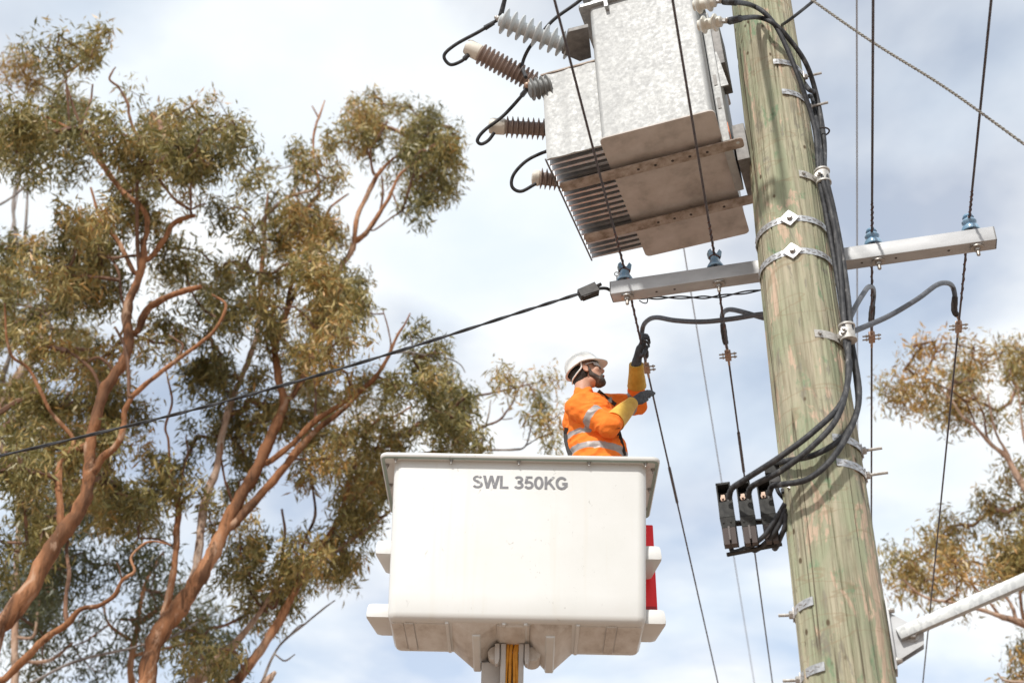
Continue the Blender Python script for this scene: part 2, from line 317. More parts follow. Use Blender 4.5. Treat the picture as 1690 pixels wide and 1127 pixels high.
# ------------------------------------------------------------------ crossarm
A0 = atH(1007, 464, 6.8); A1 = atH(1639, 373, 6.8); AL = float(np.linalg.norm(A1-A0)); AU = (A1-A0)/AL; AV = np.array([-AU[1], AU[0], 0])
AM = Matrix([[AU[0], AV[0], 0, A0[0]], [AU[1], AV[1], 0, A0[1]], [0, 0, 1, A0[2]], [0, 0, 0, 1]])
arm = thing('crossarm', (0, 0, 0), 'long square galvanised steel crossarm with four blue insulators behind the pole', 'crossarm', M=AM @ Matrix.Translation((AL/2, .05, -.1)))
HS = .106
bm_ = MB(); t_ = .006
prof = [(0, 0), (HS, 0), (HS, -HS), (0, -HS)]
vs = []
for x in (0, AL):
    vs += [(x, y, z) for y, z in prof] + [(x, y+(t_ if y == 0 else -t_), z+(-t_ if z == 0 else t_)) for y, z in prof]
fs = [(i, (i+1) % 4, 8+(i+1) % 4, 8+i) for i in range(4)] + [(4+i, 12+i, 12+(i+1) % 4, 4+(i+1) % 4) for i in range(4)] + [(i, 4+i, 4+(i+1) % 4, (i+1) % 4) for i in range(4)] + [(8+i, 8+(i+1) % 4, 12+(i+1) % 4, 12+i) for i in range(4)]
bm_.add(vs, fs); bm_.build('beam', GALVS, arm, M=AM, bevel=.007)
for x in (-.003, AL+.003): MB().box((x, HS/2, -HS/2), (.004, HS-.006, HS-.006)).build('end_cap', DARKST, arm, M=AM)
for x in (.30, .42, 1.05, 1.62, 1.83, 2.15): MB().lathe([(.008, -HS-.0015), (.008, -HS+.001)], Matrix.Translation((x, HS*.45, 0)), 10).build('bolt_hole', TAPE, arm, M=AM)
def armt(px, py):
    o = A0+AV*HS/2; d = ray(px, py); t = ((o-CAM)@AV)/(d@AV); p = CAM+t*d; return float((p-A0)@AU)
INS = [armt(1031, 452), armt(1180, 432), armt(1440, 395), armt(1600, 370)]
pin = MB(); pin.tube([(0, 0, -.02), (0, 0, .045)], .012, 10); pin_me = pin.mesh('pin', STEEL, True)
skL = MB(); skL.lathe([(.016, .042), (.040, .036), (.042, .020), (.056, .018), (.058, .026), (.052, .040), (.040, .062), (.031, .090), (.030, .104), (.034, .112), (.028, .128), (.010, .132)], None, 22)
skL_me = skL.mesh('porcelain', BLUE, True)
ear = MB()
for s_ in (-1, 1):
    ear.prism([(s_*.012, .112), (s_*.040, .108), (s_*.046, .150), (s_*.030, .168), (s_*.014, .140)], -.02, .02)
ear_me = ear.mesh('crown_ear', BLUE, False)
skR = MB(); skR.lathe([(.016, .04), (.042, .034), (.045, .018), (.058, .016), (.060, .026), (.056, .046), (.036, .056), (.030, .072), (.044, .084), (.047, .094), (.042, .104), (.028, .108), (.024, .122), (.036, .130), (.034, .142), (.012, .146)], None, 22)
skR_me = skR.mesh('porcelain', BLUE, True)
nutm = MB(); nutm.box((0, 0, -.004), (.072, .072, .007)); nutm.lathe([(.040, -.008), (.040, -.014), (.030, -.016)], None, 18); nutm.lathe([(.021, -.016), (.021, -.034)], None, 6); nutm.lathe([(.012, -.034), (.012, -.066), (.008, -.070)], None, 10)
nut_me = nutm.mesh('washer_and_nut', STEEL, True)
for i, x in enumerate(INS):
    M = AM @ Matrix.Translation((x, HS/2, 0))
    o = link('insulator', skL_me if i < 2 else skR_me, arm, M @ Matrix.Rotation(rad(12+7*i), 4, 'Z'))
    if i < 2: link('crown_ear', ear_me, o, M @ Matrix.Rotation(rad(20), 4, 'Z'))
    link('pin', pin_me, o, M)
    link('washer_and_nut', nut_me, arm, AM @ Matrix.Translation((x+.012, HS*.45, -HS)))
eb = MB(); e0 = V(A0)+V(AU)*.035+V(AV)*.06
eb.tube([e0, e0+Vector((0, 0, .085))], .005, 6); eb.lathe([(.02, 0), (.02, .012)], Matrix.Translation(e0), 10)
eb.tube([e0+Vector((0, 0, .085))+Vector((.016*math.cos(t), 0, .016*math.sin(t)+.012)) for t in np.linspace(0, 6.28, 12)], .0035, 5)
eb.tube([e0+Vector((0, 0, .10)), e0+Vector((.04, .02, .115)), e0+Vector((.085, .03, .122))], .002, 4)
eb.build('eye_bolt', STEEL, arm)

# ------------------------------------------------------------------ transformer
TM = Matrix.Translation((.52575, 6.06624, 7.37883)) @ Matrix.Rotation(rad(-19.77), 4, 'Z') @ Matrix.Rotation(rad(-1.133), 4, 'X') @ Matrix.Rotation(rad(-3.222), 4, 'Y')
TI = TM.inverted(); TW, TD = .7527, 1.2569
def tloc(px, py, ax, val):    # local point where the sight line meets local plane ax = val
    o = TI @ V(CAM); d = (TI.to_3x3() @ V(ray(px, py))); i = 'xyz'.index(ax); t = (val-o[i])/d[i]; return o+d*t
tr = thing('transformer', (0, 0, 0), 'grey galvanised pole-mounted transformer with radiator fins and brown arresters', 'transformer', M=TM)
TH = 1.40
def rrect(x0, x1, y0, y1, r, k=4):
    o = []
    for cx, cy, a0 in ((x1-r, y1-r, 0), (x0+r, y1-r, 90), (x0+r, y0+r, 180), (x1-r, y0+r, 270)):
        for i in range(k+1): a = rad(a0+90*i/k); o.append((cx+r*math.cos(a), cy+r*math.sin(a)))
    return o
def slab(mb, poly, z0, z1, mi=0):
    n = len(poly); mb.add([(x, y, z0) for x, y in poly]+[(x, y, z1) for x, y in poly], [tuple(range(n-1, -1, -1)), tuple(range(n, 2*n))]+[(i, (i+1) % n, (i+1) % n+n, i+n) for i in range(n)], mi); return mb
slab(MB(), rrect(0, TW, 0, TD, .035), 0, .010).build('base_plate', DIRT, tr, M=TM)
slab(MB(), rrect(.012, TW-.012, .012, TD-.012, .03, 5), .010, TH).build('tank', GALV, tr, M=TM, smooth=True)
slab(MB(), rrect(-.06, TW+.03, -.02, TD+.02, .02), TH-.10, TH-.075).build('tank_flange', GALVD, tr, M=TM)
slab(MB(), rrect(-.03, TW+.02, -.015, TD+.015, .03), TH+.001, TH+.06).build('lid', GALVD, tr, M=TM)
MB().prism([(.13, TH-.18), (.155, TH-.18), (.155, TH-.10), (.13, TH-.10)], -.035, .011).build('lifting_lug', GALVD, tr, M=TM)
XF, Y0, Y1, HF = .3716, .0661, 1.131, .80
finm = MB(); th = .010
finm.hexa([(-XF, -th*.5, 0), (.008, -th*1.4, 0), (.008, th*1.4, 0), (-XF, th*.5, 0), (-XF, -th*.5, HF), (.008, -th*1.4, HF), (.008, th*1.4, HF), (-XF, th*.5, HF)])
fin_me = finm.mesh('fin', FINM); NF = 21
for i in range(1, NF): link('fin', fin_me, tr, TM @ Matrix.Translation((0, Y0+(Y1-Y0)*i/(NF-1), .002)))
fp = MB(); k = 12   # front fin carries pressed ribs
for i in range(k+1):
    x = -XF+(XF+.008)*i/k; dy = -.006*max(0, math.sin(i*1.35))**2
    fp.v += [(x, Y0+dy-.006, .002), (x, Y0+dy-.006, HF), (x, Y0+.006, .002), (x, Y0+.006, HF)]
for i in range(k):
    q = i*4; fp.f += [(q, q+4, q+5, q+1), (q+2, q+3, q+7, q+6), (q, q+2, q+6, q+4), (q+1, q+5, q+7, q+3)]
fp.f += [(0, 1, 3, 2), (k*4, k*4+2, k*4+3, k*4+1)]; fp.m = [0]*len(fp.f)
fp.build('front_fin', GALV, tr, M=TM, smooth=True)
slab(MB(), rrect(-XF-.012, .010, Y0-.014, Y1+.01, .008), HF+.001, HF+.014).build('fin_header', RUSTR, tr, M=TM)
MB().tube([(-XF-.006, Y0-.02, -.004), (-XF-.006, Y1+.02, -.004)], .006, 6).build('tie_bar', DARKST, tr, M=TM)
for y, x0, x1 in ((.2995, -.3515, .879), (.857, -.347, .845)):
    rl = MB(); slab(rl, rrect(x0, x1, y-.045, y+.045, .022), -.050, -.042); slab(rl, [(x0+.01, y+.038), (x1-.01, y+.038), (x1-.01, y+.0445), (x0+.01, y+.0445)], -.042, -.001)
    o = rl.build('mounting_rail', RUSTR, tr, M=TM)
    for j in range(5):
        xx = .18+.115*j; MB().lathe([(.010, -.0515), (.010, -.0505)], Matrix.Translation((xx, y+.006, 0)), 10).build('hole', TAPE, o, M=TM)
    if y < .5: MB().lathe([(.012, -.0515), (.012, -.0505)], Matrix.Translation((x1-.035, y-.01, 0)), 10).build('hole', GREYP, o, M=TM)
pl = [tloc(x, y, 'z', .985) for x, y in ((938, 53), (971, 45), (976, 96), (957, 102), (927, 89))]
slab(MB(), [(p.x, p.y) for p in pl], .985, 1.02).build('bushing_bracket', DARKST, tr, M=TM, bevel=.003)
# hanger between tank and pole
hg = MB(); hg.box((TW+.020, .50, .58), (.055, .50, 1.25)); hg.build('hanger_plate', GALV, tr, M=TM, bevel=.006)
hs = MB()
for z in (.30, .52): hs.box((TW-.0005+.020, .2485, z), (.022, .006, .10))
hs.build('hanger_slots', DARKST, tr, M=TM)
for (c, d) in (((TW+.075, .42, .93), (.055, .30, .48)), ((TW+.10, .62, .10), (.08, .36, .32))):
    MB().box(c, d).build('hanger_bracket', DARKST, tr, M=TM, bevel=.004)
MB().hexa([(TW+.049, .26, .46), (TW+.10, .26, .46), (TW+.10, .27, .46), (TW+.049, .27, .46), (TW+.049, .26, .80), (TW+.06, .26, .80), (TW+.06, .27, .80), (TW+.049, .27, .80)]).build('gusset', GALV, tr, M=TM)
MB().box((TW+.049, .30, .08), (.004, .08, .09)).build('orange_sticker', ORB, tr, M=TM)
def shedded(name, p0, p1, rc, rs, ns, matl, capm=None, capl=0, parent=tr, alt=False):
    p0 = V(p0); p1 = V(p1); L = (p1-p0).length; M = zto(p0, p1-p0); pr = [(rc, 0)]; L2 = L-capl
    for i in range(ns):
        z = L2*(i+.5)/ns; hw = L2/ns*.16; r = rs*(1 if (not alt or i % 2 == 0) else .86)
        pr += [(rc, z-hw*2.2), (r, z-hw*.35), (r, z+hw*.35), (rc*1.02, z+hw*1.2)]
    pr += [(rc, L2), (rc*.6, L2+.01)]
    mb = MB(); mb.lathe(pr, M, 26); o = mb.build(name, matl, parent, smooth=True)
    if capm:
        c = MB(); c.lathe([(rc*1.02, L2-.012), (rc*1.25, L2), (rc*1.25, L-.03), (rc*1.05, L-.008), (rc*.4, L)], M, 22); c.build('end_cap', capm, o, smooth=True)
    return o
ARR = [((883, 137, 9.0), (768, 76, 9.05), 13), ((935, 216, 9.1), (806, 208, 9.1), 12), ((975, 304, 9.3), (877, 293, 9.3), 11)]
for (a_, c_, ns), cp in zip(ARR, (.115, .115, .055)): shedded('surge_arrester', at(*a_), at(*c_), .047, .078, ns, BROWN, CAPW, cp)
gi = shedded('polymer_bushing', at(945, 80, 8.95), at(826, 33, 9.0), .046, .094, 9, GREYP)
mb = MB(); p = V(at(822, 31, 9.0)); mb.ball(p, (.02, .02, .02)); mb.ball(p+Vector((-.015, 0, .01)), (.014, .014, .014)); mb.build('terminal', STEEL, gi)
shedded('fin_top_bushing', at(908, 142, 8.75), at(874, 149, 8.72), .055, .078, 4, GREYB)
mb = MB(); p = V(at(870, 141, 8.72)); mb.ball(p, (.022, .022, .022)); mb.box(p+Vector((.02, .0, .02)), (.03, .03, .04)); mb.build('terminal', COPPER, tr)
LVT = []
for (b0, t0) in (((1146, 10, 7.85), (1180, 3, 7.78)), ((1153, 43, 7.95), (1190, 36, 7.88))):
    o = shedded('low_voltage_bushing', at(*b0), at(*t0), .034, .056, 2, CREAM); p = V(at(t0[0]+6, t0[1]-1, t0[2]))
    mb = MB(); mb.box(p, (.05, .02, .03)); mb.ball(p+Vector((.012, -.012, .0)), (.014, .014, .014)); mb.build('terminal', STEEL, o, bevel=.003); LVT.append(p)

# ------------------------------------------------------------------ high voltage leads on the left of the transformer
def cable(name, pts, r, m, label, cat, group=None, k=8, n=10):
    t = MB().tube(spline(pts, k), r, n).build(name, m, smooth=True); return tag(t, label, cat, group)
hv = 'short black leads between the bushings'
def lead(pts, label, sleeves=()):
    o = cable('lead_wire', [at(*p) for p in pts], .0125, BLACK, label, 'wire', hv)
    for (a, c) in sleeves: MB().tube([at(*a), at(*c)], [.016, .019], 10).build('sleeve', BLACK, o, smooth=True)
    return o
lead([(840, -60, 9.02), (834, -10, 9.02), (829, 14, 9.02), (824, 28, 9.02)], 'black lead dropping from the top edge onto the grey bushing', [((833, 0, 9.02), (827, 24, 9.02))])
lead([(820, 34, 9.02), (792, 52, 9.02), (752, 74, 9.02), (733, 92, 9.02), (743, 107, 9.02), (762, 101, 9.02), (773, 90, 9.02)], 'black lead looping from the grey bushing to the topmost brown arrester', [((815, 38, 9.02), (800, 47, 9.02)), ((773, 91, 9.02), (766, 98, 9.02))])
lead([(985, -25, 9.02), (955, 3, 9.02), (915, 32, 9.02), (890, 60, 9.02), (872, 82, 9.02), (862, 108, 9.02), (868, 128, 8.72)], 'black lead curving behind the grey bushing down to the fin-top bushing')
lead([(872, 144, 8.72), (858, 162, 9.02), (830, 192, 9.02), (800, 215, 9.02), (788, 231, 9.02), (794, 238, 9.02), (806, 232, 9.02), (816, 219, 9.02)], 'black lead from the fin-top bushing looping under the middle brown arrester', [((870, 147, 8.72), (862, 157, 9.02))])
lead([(925, 245, 9.02), (902, 250, 9.02), (870, 265, 9.02), (848, 288, 9.02), (845, 308, 9.02), (860, 316, 9.02), (885, 303, 9.02)], 'black lead looping out beside the radiator fins to the lowest brown arrester')

# ------------------------------------------------------------------ line conductors over the insulators
hT = A0[2]+.118
def Ai(i): return A0+AU*INS[i]+AV*(HS/2)+np.array([0, 0, .118 if i < 2 else .10])
WN = ((915, 0), (1110, 0), (1441, 0), (1636, 0)); WFAR = ((1185, 1127), (1275, 1127), (1437.5, 1127), (1523, 1127))
wl = ['dark bare conductor held by the worker, leftmost of the four crossarm conductors', 'dark bare conductor on the blue insulator just left of the pole', 'dark bare conductor on the blue insulator just right of the pole', 'dark bare conductor on the outermost right insulator of the crossarm']
def lerp(a, b, t): return np.array(a)*(1-t)+np.array(b)*t
FARP = []
for i in range(4):
    p = Ai(i); a = atH(*WN[i], p[2]+.02); c = atH(*WFAR[i], p[2]-.02); FARP.append(c)
    near = [p+(a-p)*t+np.array([0, 0, -.25*t*(1-t/6)*.0]) for t in np.linspace(6, 0, 19)]
    far = [p+(c-p)*t for t in np.linspace(0.02, 5, 40)]
    t = thing('line_conductor', p, wl[i], 'wire', 'conductors on the crossarm')
    MB().tube(near+far, .0075, 8).build('strand', WIRE, t, smooth=True)
    for (e, l0, l1, rr) in ((a, .0, .17, .012), (c, .02, .10, .011)):
        d = (e-p); L = np.linalg.norm(d); hx = []; d = d/L; nx = np.cross(d, [0, 0, 1]); nx /= np.linalg.norm(nx); ny = np.cross(d, nx)
        ln = L*(l1-l0)
        for s_ in np.linspace(0, 1, 60): hx.append(p+d*(L*l0+ln*s_)+(nx*math.cos(s_*40)+ny*math.sin(s_*40))*.007)
        MB().tube(hx, .0045, 5).build('tie_wire', RUSTW, t)
    rg = [V(p)+Vector((.034*math.cos(q), .034*math.sin(q), -.012+.004*math.sin(2*q))) for q in np.linspace(0, 6.28, 20)]
    MB().tube(rg, .004, 5).build('tie_loop', RUSTW, t)
    if i in (0, 1):
        d = c-p
        MB().tube([p+d*s_ for s_ in (np.linspace(.34, .42, 6) if i == 0 else np.linspace(.28, .36, 6))], .0125, 8).build('splice_sleeve', WIRE, t, smooth=True)

# ------------------------------------------------------------------ insulated tails from the conductors to the pole
def on_far(i, px, py):    # closest point of far half-conductor i to the sight line
    p = Ai(i); c = FARP[i]; d1 = (c-p); d2 = ray(px, py); w0 = p-CAM; a = d1@d1; b = d1@d2; cc = d2@d2; d = d1@w0; e = d2@w0
    return p+d1*((b*e-cc*d)/(a*cc-b*b))
def zc(p): return float((np.asarray(p)-CAM)@FW)
tails = [
 (0, (1069, 596), [(1066, 582), (1060, 562), (1061, 540), (1070, 528), (1085, 524), (1115, 529), (1160, 531), (1210, 526), (1265, 518), (1330, 520), (1388, 545)], 'thick grey tail cable running from the worker\'s hand to behind the pole'),
 (1, (1197, 576), [(1196, 558), (1193, 535), (1192, 520), (1197, 513), (1208, 511), (1230, 516), (1265, 526), (1330, 540), (1390, 552)], 'short grey tail cable hooked over the second conductor left of the pole'),
 (2, (1437, 545), [(1438, 528), (1440, 505), (1442, 486), (1440, 475), (1433, 474), (1424, 486), (1412, 506), (1398, 535)], 'short grey tail cable arching just right of the pole'),
 (3, (1576, 527), [(1575, 512), (1576, 490), (1572, 473), (1562, 467), (1545, 471), (1515, 493), (1470, 520), (1430, 538), (1400, 550)], 'long grey tail cable arching to the outermost right conductor')]
PBZ = zc([PX, PY, 6.0])+.30
for i, cl, pts, lab in tails:
    pc = on_far(i, *cl); z0 = zc(pc); k = len(pts); t = thing('tail_cable', pc, lab, 'cable', 'tail cables from the conductors')
    q = []
    for j, (x, y) in enumerate(pts):
        s_ = max(0, (j-2)/(k-3)); zz = z0*(1-s_)+(PBZ if i < 2 else PBZ-.25)*s_
        q.append(at(x, y, zz))
    sp = spline(q, 8); MB().tube(sp, .0175, 12).build('sheath', GREYC, t, smooth=True)
    d = FARP[i]-Ai(i); d = d/np.linalg.norm(d)
    tp = [q[0], lerp(q[0], pc, .5), pc, pc+d*.05]
    MB().tube(spline([q[1], q[0], lerp(q[0], pc, .6)], 4), [.021, .022, .024, .022, .023, .021, .022, .020, .018], 10).build('tape_wrap', TAPE, t, smooth=True)
    MB().tube([lerp(q[0], pc, .5), pc, pc+d*.22], [.011, .011, .009], 8).build('bare_end', COPPER, t)
    M = zto(pc+d*.03, d); cb = MB(); cb.box((0, 0, .06), (.045, .04, .10), M); cb.box((0, .012, .06), (.03, .04, .06), M); cb.build('clamp_body', COPPER, t, bevel=.005)
    for s_ in (-.02, .025):
        bb = MB(); bb.tube([M @ Vector((-.065, .0, .06+s_)), M @ Vector((.065, .0, .06+s_))], .006, 6); bb.lathe([(.011, .03), (.011, .042)], M @ Matrix.Translation((0, 0, .06+s_)) @ Matrix.Rotation(rad(90), 4, 'Y'), 6); bb.lathe([(.011, -.055), (.011, -.043)], M @ Matrix.Translation((0, 0, .06+s_)) @ Matrix.Rotation(rad(90), 4, 'Y'), 6); bb.build('clamp_bolt', STEEL, t)

# ------------------------------------------------------------------ low voltage cables down the pole, cleats
def polz(y, px=None): return zc(pol(1256+.1287*y, y, -.2))   # depth of the axis region
C1 = (1358, 293); C2 = (1399, 550)
c1p = pol(*C1, .06); c2p = pol(*C2, .06)
fz = 7.0
def PP(seq): return [pol(x, y, o) if o is not None else at(x, y, z) for (x, y, o, z) in seq]
def bundle(j):   # shared run between the two cleats, each cable in its own slot
    o = [(-.022, .012), (.004, -.018), (.024, .010), (-.002, .026)][j]
    r_ = np.array([PRt[0], PRt[1], 0]); c_ = np.array([PC[0], PC[1], 0]); L = []
    for s_ in np.linspace(0, 1, 6):
        x = C1[0]+(C2[0]-C1[0])*s_+ (4*math.sin(s_*3.14)); y = C1[1]+(C2[1]-C1[1])*s_
        a = .4*math.sin(s_*5+j); L.append(pol(x, y, .06)+r_*(o[0]*math.cos(a)-o[1]*math.sin(a))+c_*(o[1]*math.cos(a)+o[0]*math.sin(a)))
    return L
FUS = [(1200, 848), (1233, 846), (1267, 843)]
FZ = [zc(pol(1290, 845, 0))+.05]*3
tops = [
 [V(LVT[0])+Vector((.03, 0, 0)), at(1215, 4, 7.72), pol(1240, 9, .15), pol(1262, 22, .13), pol(1283, 48, .10), pol(1305, 95, .075), pol(1326, 150, .06), pol(1345, 215, .05)],
 [V(LVT[1])+Vector((.03, 0, 0)), at(1222, 31, 7.8), pol(1250, 29, .14), pol(1275, 38, .12), pol(1300, 62, .09), pol(1330, 105, .07), pol(1348, 160, .06), pol(1360, 232, .06)],
 [polexy(2.2, 8.25, .05), pol(1335, 148, .05), pol(1345, 155, .06), pol(1353, 185, .06), pol(1357, 240, .05)],
 [polexy(2.3, 8.1, .06), polexy(1.9, 8.0, .06), pol(1352, 240, .05)]]
bots = [
 [pol(1396, 570, .05), pol(1402, 606, .06), pol(1389, 664, .09), pol(1345, 710, .13), pol(1290, 752, .17), at(1228, 792, FZ[0]-.14), at(1208, 806, FZ[0]-.07), at(1203, 822, FZ[0]-.04)],
 [pol(1400, 570, .06), pol(1398, 635, .08), pol(1380, 692, .11), pol(1339, 738, .14), pol(1290, 776, .15), at(1250, 797, FZ[0]-.12), at(1238, 806, FZ[0]-.07), at(1235, 820, FZ[0]-.04)],
 [pol(1407, 572, .05), pol(1418, 646, .06), pol(1408, 698, .08), pol(1374, 756, .10), pol(1334, 790, .11), pol(1292, 799, .12), at(1275, 802, FZ[0]-.07), at(1269, 816, FZ[0]-.04)],
 [pol(1404, 571, .04), pol(1413, 624, .04), pol(1415, 675, .045), pol(1391, 721, .05), pol(1345, 750, .05), pol(1300, 760, .05), at(1282, 764, FZ[0]+.1), at(1276, 774, FZ[0]+.12)]]
cl_ = ['black cable from the upper bushing over the pole to the leftmost fuse switch', 'black cable from the lower bushing over the pole to the middle fuse switch', 'black cable emerging behind the pole top and looping to the right-hand fuse switch', 'black cable down the pole side looping to the small terminal box']
for j in range(4):
    pts = spline(tops[j]+bundle(j)+bots[j], 8); o = MB().tube(pts, .0165, 12).build('power_cable', BUND if j else BLACK, smooth=True); tag(o, cl_[j], 'cable', 'power cables down the pole')
    if j < 2: MB().tube([tops[j][0], lerp(tops[j][0], tops[j][1], 1.0)], [.024, .023], 12).build('sleeve', BLACK, o, smooth=True)
tie = MB(); p = pol(1356, 218, .06)
for z_ in (0,): tie.tube([p+np.array([PRt[0]*math.cos(q)*.05+PC[0]*math.sin(q)*.04, PRt[1]*math.cos(q)*.05+PC[1]*math.sin(q)*.04, 0]) for q in np.linspace(0, 6.28, 20)], .006, 6)
tag(tie.build('cable_tie', TAPE), 'black cable tie round the cables above the upper cleat', 'cable tie')
def cleat(q, plate0, lab):
    p = pol(*q, .06); t = thing('cable_cleat', p, lab, 'cleat', 'cable cleats on the pole')
    ax = pol(q[0]+4, q[1]+25, .06)-pol(q[0]-4, q[1]-25, .06); M = zto(p, ax)
    MB().lathe([(.043, -.056), (.050, -.053), (.050, -.042), (.043, -.038), (.042, .038), (.049, .042), (.049, .053), (.043, .056)], M, 24).build('clamp_body', ALU, t, smooth=True)
    z0 = pol(*plate0)[2]; ph0 = phi_of(pol(*plate0)); mb = MB(); k = 14; vs = []
    for i in range(k+1):
        ph = ph0+(1.5-ph0)*i/k
        for dz, dr in ((-.026, .003), (-.026, .009), (.026, .009), (.026, .003)): vs.append(polexy(ph, z0+dz, dr))
    mb.add(vs, [(i*4+j, i*4+(j+1) % 4, i*4+4+(j+1) % 4, i*4+4+j) for i in range(k) for j in range(4)] + [(0, 1, 2, 3), (k*4+3, k*4+2, k*4+1, k*4)])
    mb.build('strap', ALU, t)
    b2 = MB(); pb = polexy(ph0+.13, z0, .009); hexbolt(b2, pb, pb-polexy(ph0+.13, z0, 0), .013, .016, .0); b2.build('bolt', STEEL, t)
    lug = MB(); pm = lerp(p, polexy(.95, z0, .02), .55); d = np.array([PC[0], PC[1], 0.])
    lug.tube([p+(-np.array([PRt[0], PRt[1], 0]))*.045, polexy(1.0, z0, .02)], .024, 10); lug.ball(V(pm), (.033, .033, .036)); lug.build('knuckle', ALU, t, smooth=True)
    b3 = MB(); hexbolt(b3, pm+d*.028, d, .014, .022, .022); hexbolt(b3, p+d*.046-np.array([PRt[0], PRt[1], 0])*.02, d, .011, .018, .017); b3.build('bolt', STEEL, t)
cleat(C1, (1318, 287), 'upper cast cable cleat on the right side of the pole'); cleat(C2, (1344, 551), 'lower cast cable cleat on the right side of the pole')

# ------------------------------------------------------------------ fuse switches
FB = mat('fuse_body_black', (.035, .033, .032), .5, var=(25, 3, [(.3, (.02, .019, .019)), (.7, (.07, .062, .058))]))
FG = mat('fuse_cover_grey', (.10, .10, .095), .75, 0, .2, var=(18, 3, [(.3, (.026, .026, .026)), (.7, (.062, .062, .059))]))
FBR = mat('fuse_carrier_brown', (.06, .042, .036), .45)
fl = ['leftmost of the three black fuse switches beside the pole', 'middle one of the three black fuse switches beside the pole', 'right-hand fuse switch of the three, nearest the pole']
FRot = Matrix.Rotation(rad(-14), 4, 'Z')
meshes = None
def fuse_meshes():
    D = {}
    a = MB(); a.prism([(-.05, -.17), (.05, -.17), (.05, .02), (-.05, .02)], .005, .09); a.prism([(-.046, .02), (.046, .02), (.046, .165), (-.046, .165)], .055, .09); D['body'] = a.mesh('body', FB)
    h = MB()
    for s_ in (-1, 1): h.box((s_*.0455, .0, .095), (.009, .11, .15))
    h.box((0, -.0, .166), (.10, .11, .012)); D['hood'] = h.mesh('hood', FG)
    c = MB(); c.hexa([(-.052, -.065, -.045), (.052, -.065, -.045), (.052, .004, -.045), (-.052, .004, -.045), (-.050, -.05, .055), (.050, -.05, .055), (.050, .004, .055), (-.050, .004, .055)]); D['cover'] = c.mesh('cover', FG)
    d = MB(); d.hexa([(-.046, -.058, -.105), (.046, -.058, -.105), (.046, .004, -.105), (-.046, .004, -.105), (-.053, -.069, -.049), (.053, -.069, -.049), (.053, .004, -.049), (-.053, .004, -.049)])
    d.lathe([(.006, 0), (.006, .004)], Matrix.Translation((-.03, -.066, -.075)) @ Matrix.Rotation(rad(90), 4, 'X'), 8); d.lathe([(.006, 0), (.006, .004)], Matrix.Translation((.02, -.066, -.075)) @ Matrix.Rotation(rad(90), 4, 'X'), 8)
    D['lower_cover'] = d.mesh('lower_cover', FG)
    e = MB()
    for s_ in (-1, 1): e.hexa([(s_*.024-.018, -.045, -.20), (s_*.024+.018, -.045, -.20), (s_*.024+.018, .004, -.20), (s_*.024-.018, .004, -.20), (s_*.024-.020, -.058, -.107), (s_*.024+.020, -.058, -.107), (s_*.024+.020, .004, -.107), (s_*.024-.020, .004, -.107)])
    e.box((0, -.052, -.14), (.012, .02, .08)); D['fuse_carrier'] = e.mesh('fuse_carrier', FBR)
    l = MB(); l.box((-.012, -.005, .085), (.026, .016, .06)); l.lathe([(.017, 0), (.017, .014)], Matrix.Translation((-.014, -.014, .085)) @ Matrix.Rotation(rad(90), 4, 'X'), 10); l.lathe([(.008, .014), (.008, .03)], Matrix.Translation((-.014, -.014, .085)) @ Matrix.Rotation(rad(90), 4, 'X'), 8); D['copper_lug'] = l.mesh('copper_lug', COPPER)
    q = MB(); q.lathe([(.021, 0), (.021, .06)], Matrix.Translation((.022, -.0, .06)), 12); D['cable_gland'] = q.mesh('cable_gland', FB, True)
    return D
FM = fuse_meshes()
for i, (x, y) in enumerate(FUS):
    p = at(x, y, FZ[i]); M = Matrix.Translation(V(p)) @ FRot @ Matrix.Rotation(rad(-3), 4, 'Y') @ Matrix.Diagonal((.80, .9, 1.0, 1))
    t = thing('fuse_switch', p, fl[i], 'fuse switch', 'three fuse switches beside the pole', M=M)
    for k_, me in FM.items(): link(k_, me, t, M)
p0 = at(FUS[0][0], FUS[0][1], FZ[0]); p2 = at(FUS[2][0], FUS[2][1], FZ[2])
br = thing('fuse_bracket', p2, 'dark steel bracket bar holding the three fuse switches to the pole', 'bracket')
bd = (p2-p0)/np.linalg.norm(p2-p0); bk = np.array([.2, .97, 0])*.105
MB().tube([p0+bk-bd*.03-np.array([0, 0, .01]), p2+bk+bd*.16-np.array([0, 0, .01])], .018, 4).build('bar', FB, br)
MB().tube([p0+bk*.6-bd*.02-np.array([0, 0, .215]), p2+bk*.6+bd*.06-np.array([0, 0, .175])], .013, 4).build('lower_bar', FB, br)
MB().tube([p2+bk+bd*.05+np.array([0, 0, .02]), p2+bk+bd*.16+np.array([0, 0, .025]), polexy(-.9, p2[2]+.06, .0)], .016, 4).build('brace', STEEL, br)
for i in range(3):
    a = at(FUS[i][0]+6, FUS[i][1]+42, FZ[i]+.03); c = polexy(-1.15, p2[2]-.02-.03*i, .01)
    o = MB().tube(spline([a, a+np.array([.02, .03, -.06]), lerp(a, c, .5)+np.array([0, -.03, -.12+.02*i]), lerp(a, c, .8)+np.array([0, -.02, -.06]), c], 8), .014, 10).build('loop_cable', BLACK, smooth=True)
    tag(o, ['black loop cable under the leftmost fuse switch, longest of three', 'black loop cable under the middle fuse switch', 'shortest black loop cable under the fuse switch nearest the pole'][i], 'cable', 'loop cables under the fuse switches')
p = at(1276, 781, FZ[0]+.12); M = Matrix.Translation(V(p)) @ FRot
t = thing('terminal_box', p, 'small black terminal box above the fuse switches against the pole', 'terminal box', M=M)
MB().box((0, 0, .015), (.09, .07, .055)).build('cover', FG, t, M=M, bevel=.005); MB().box((.005, .01, -.04), (.08, .07, .055)).build('body', FB, t, M=M, bevel=.004)
MB().box((.045, .02, .04), (.045, .03, .05)).build('white_link', GREYP, t, M=M, bevel=.004)
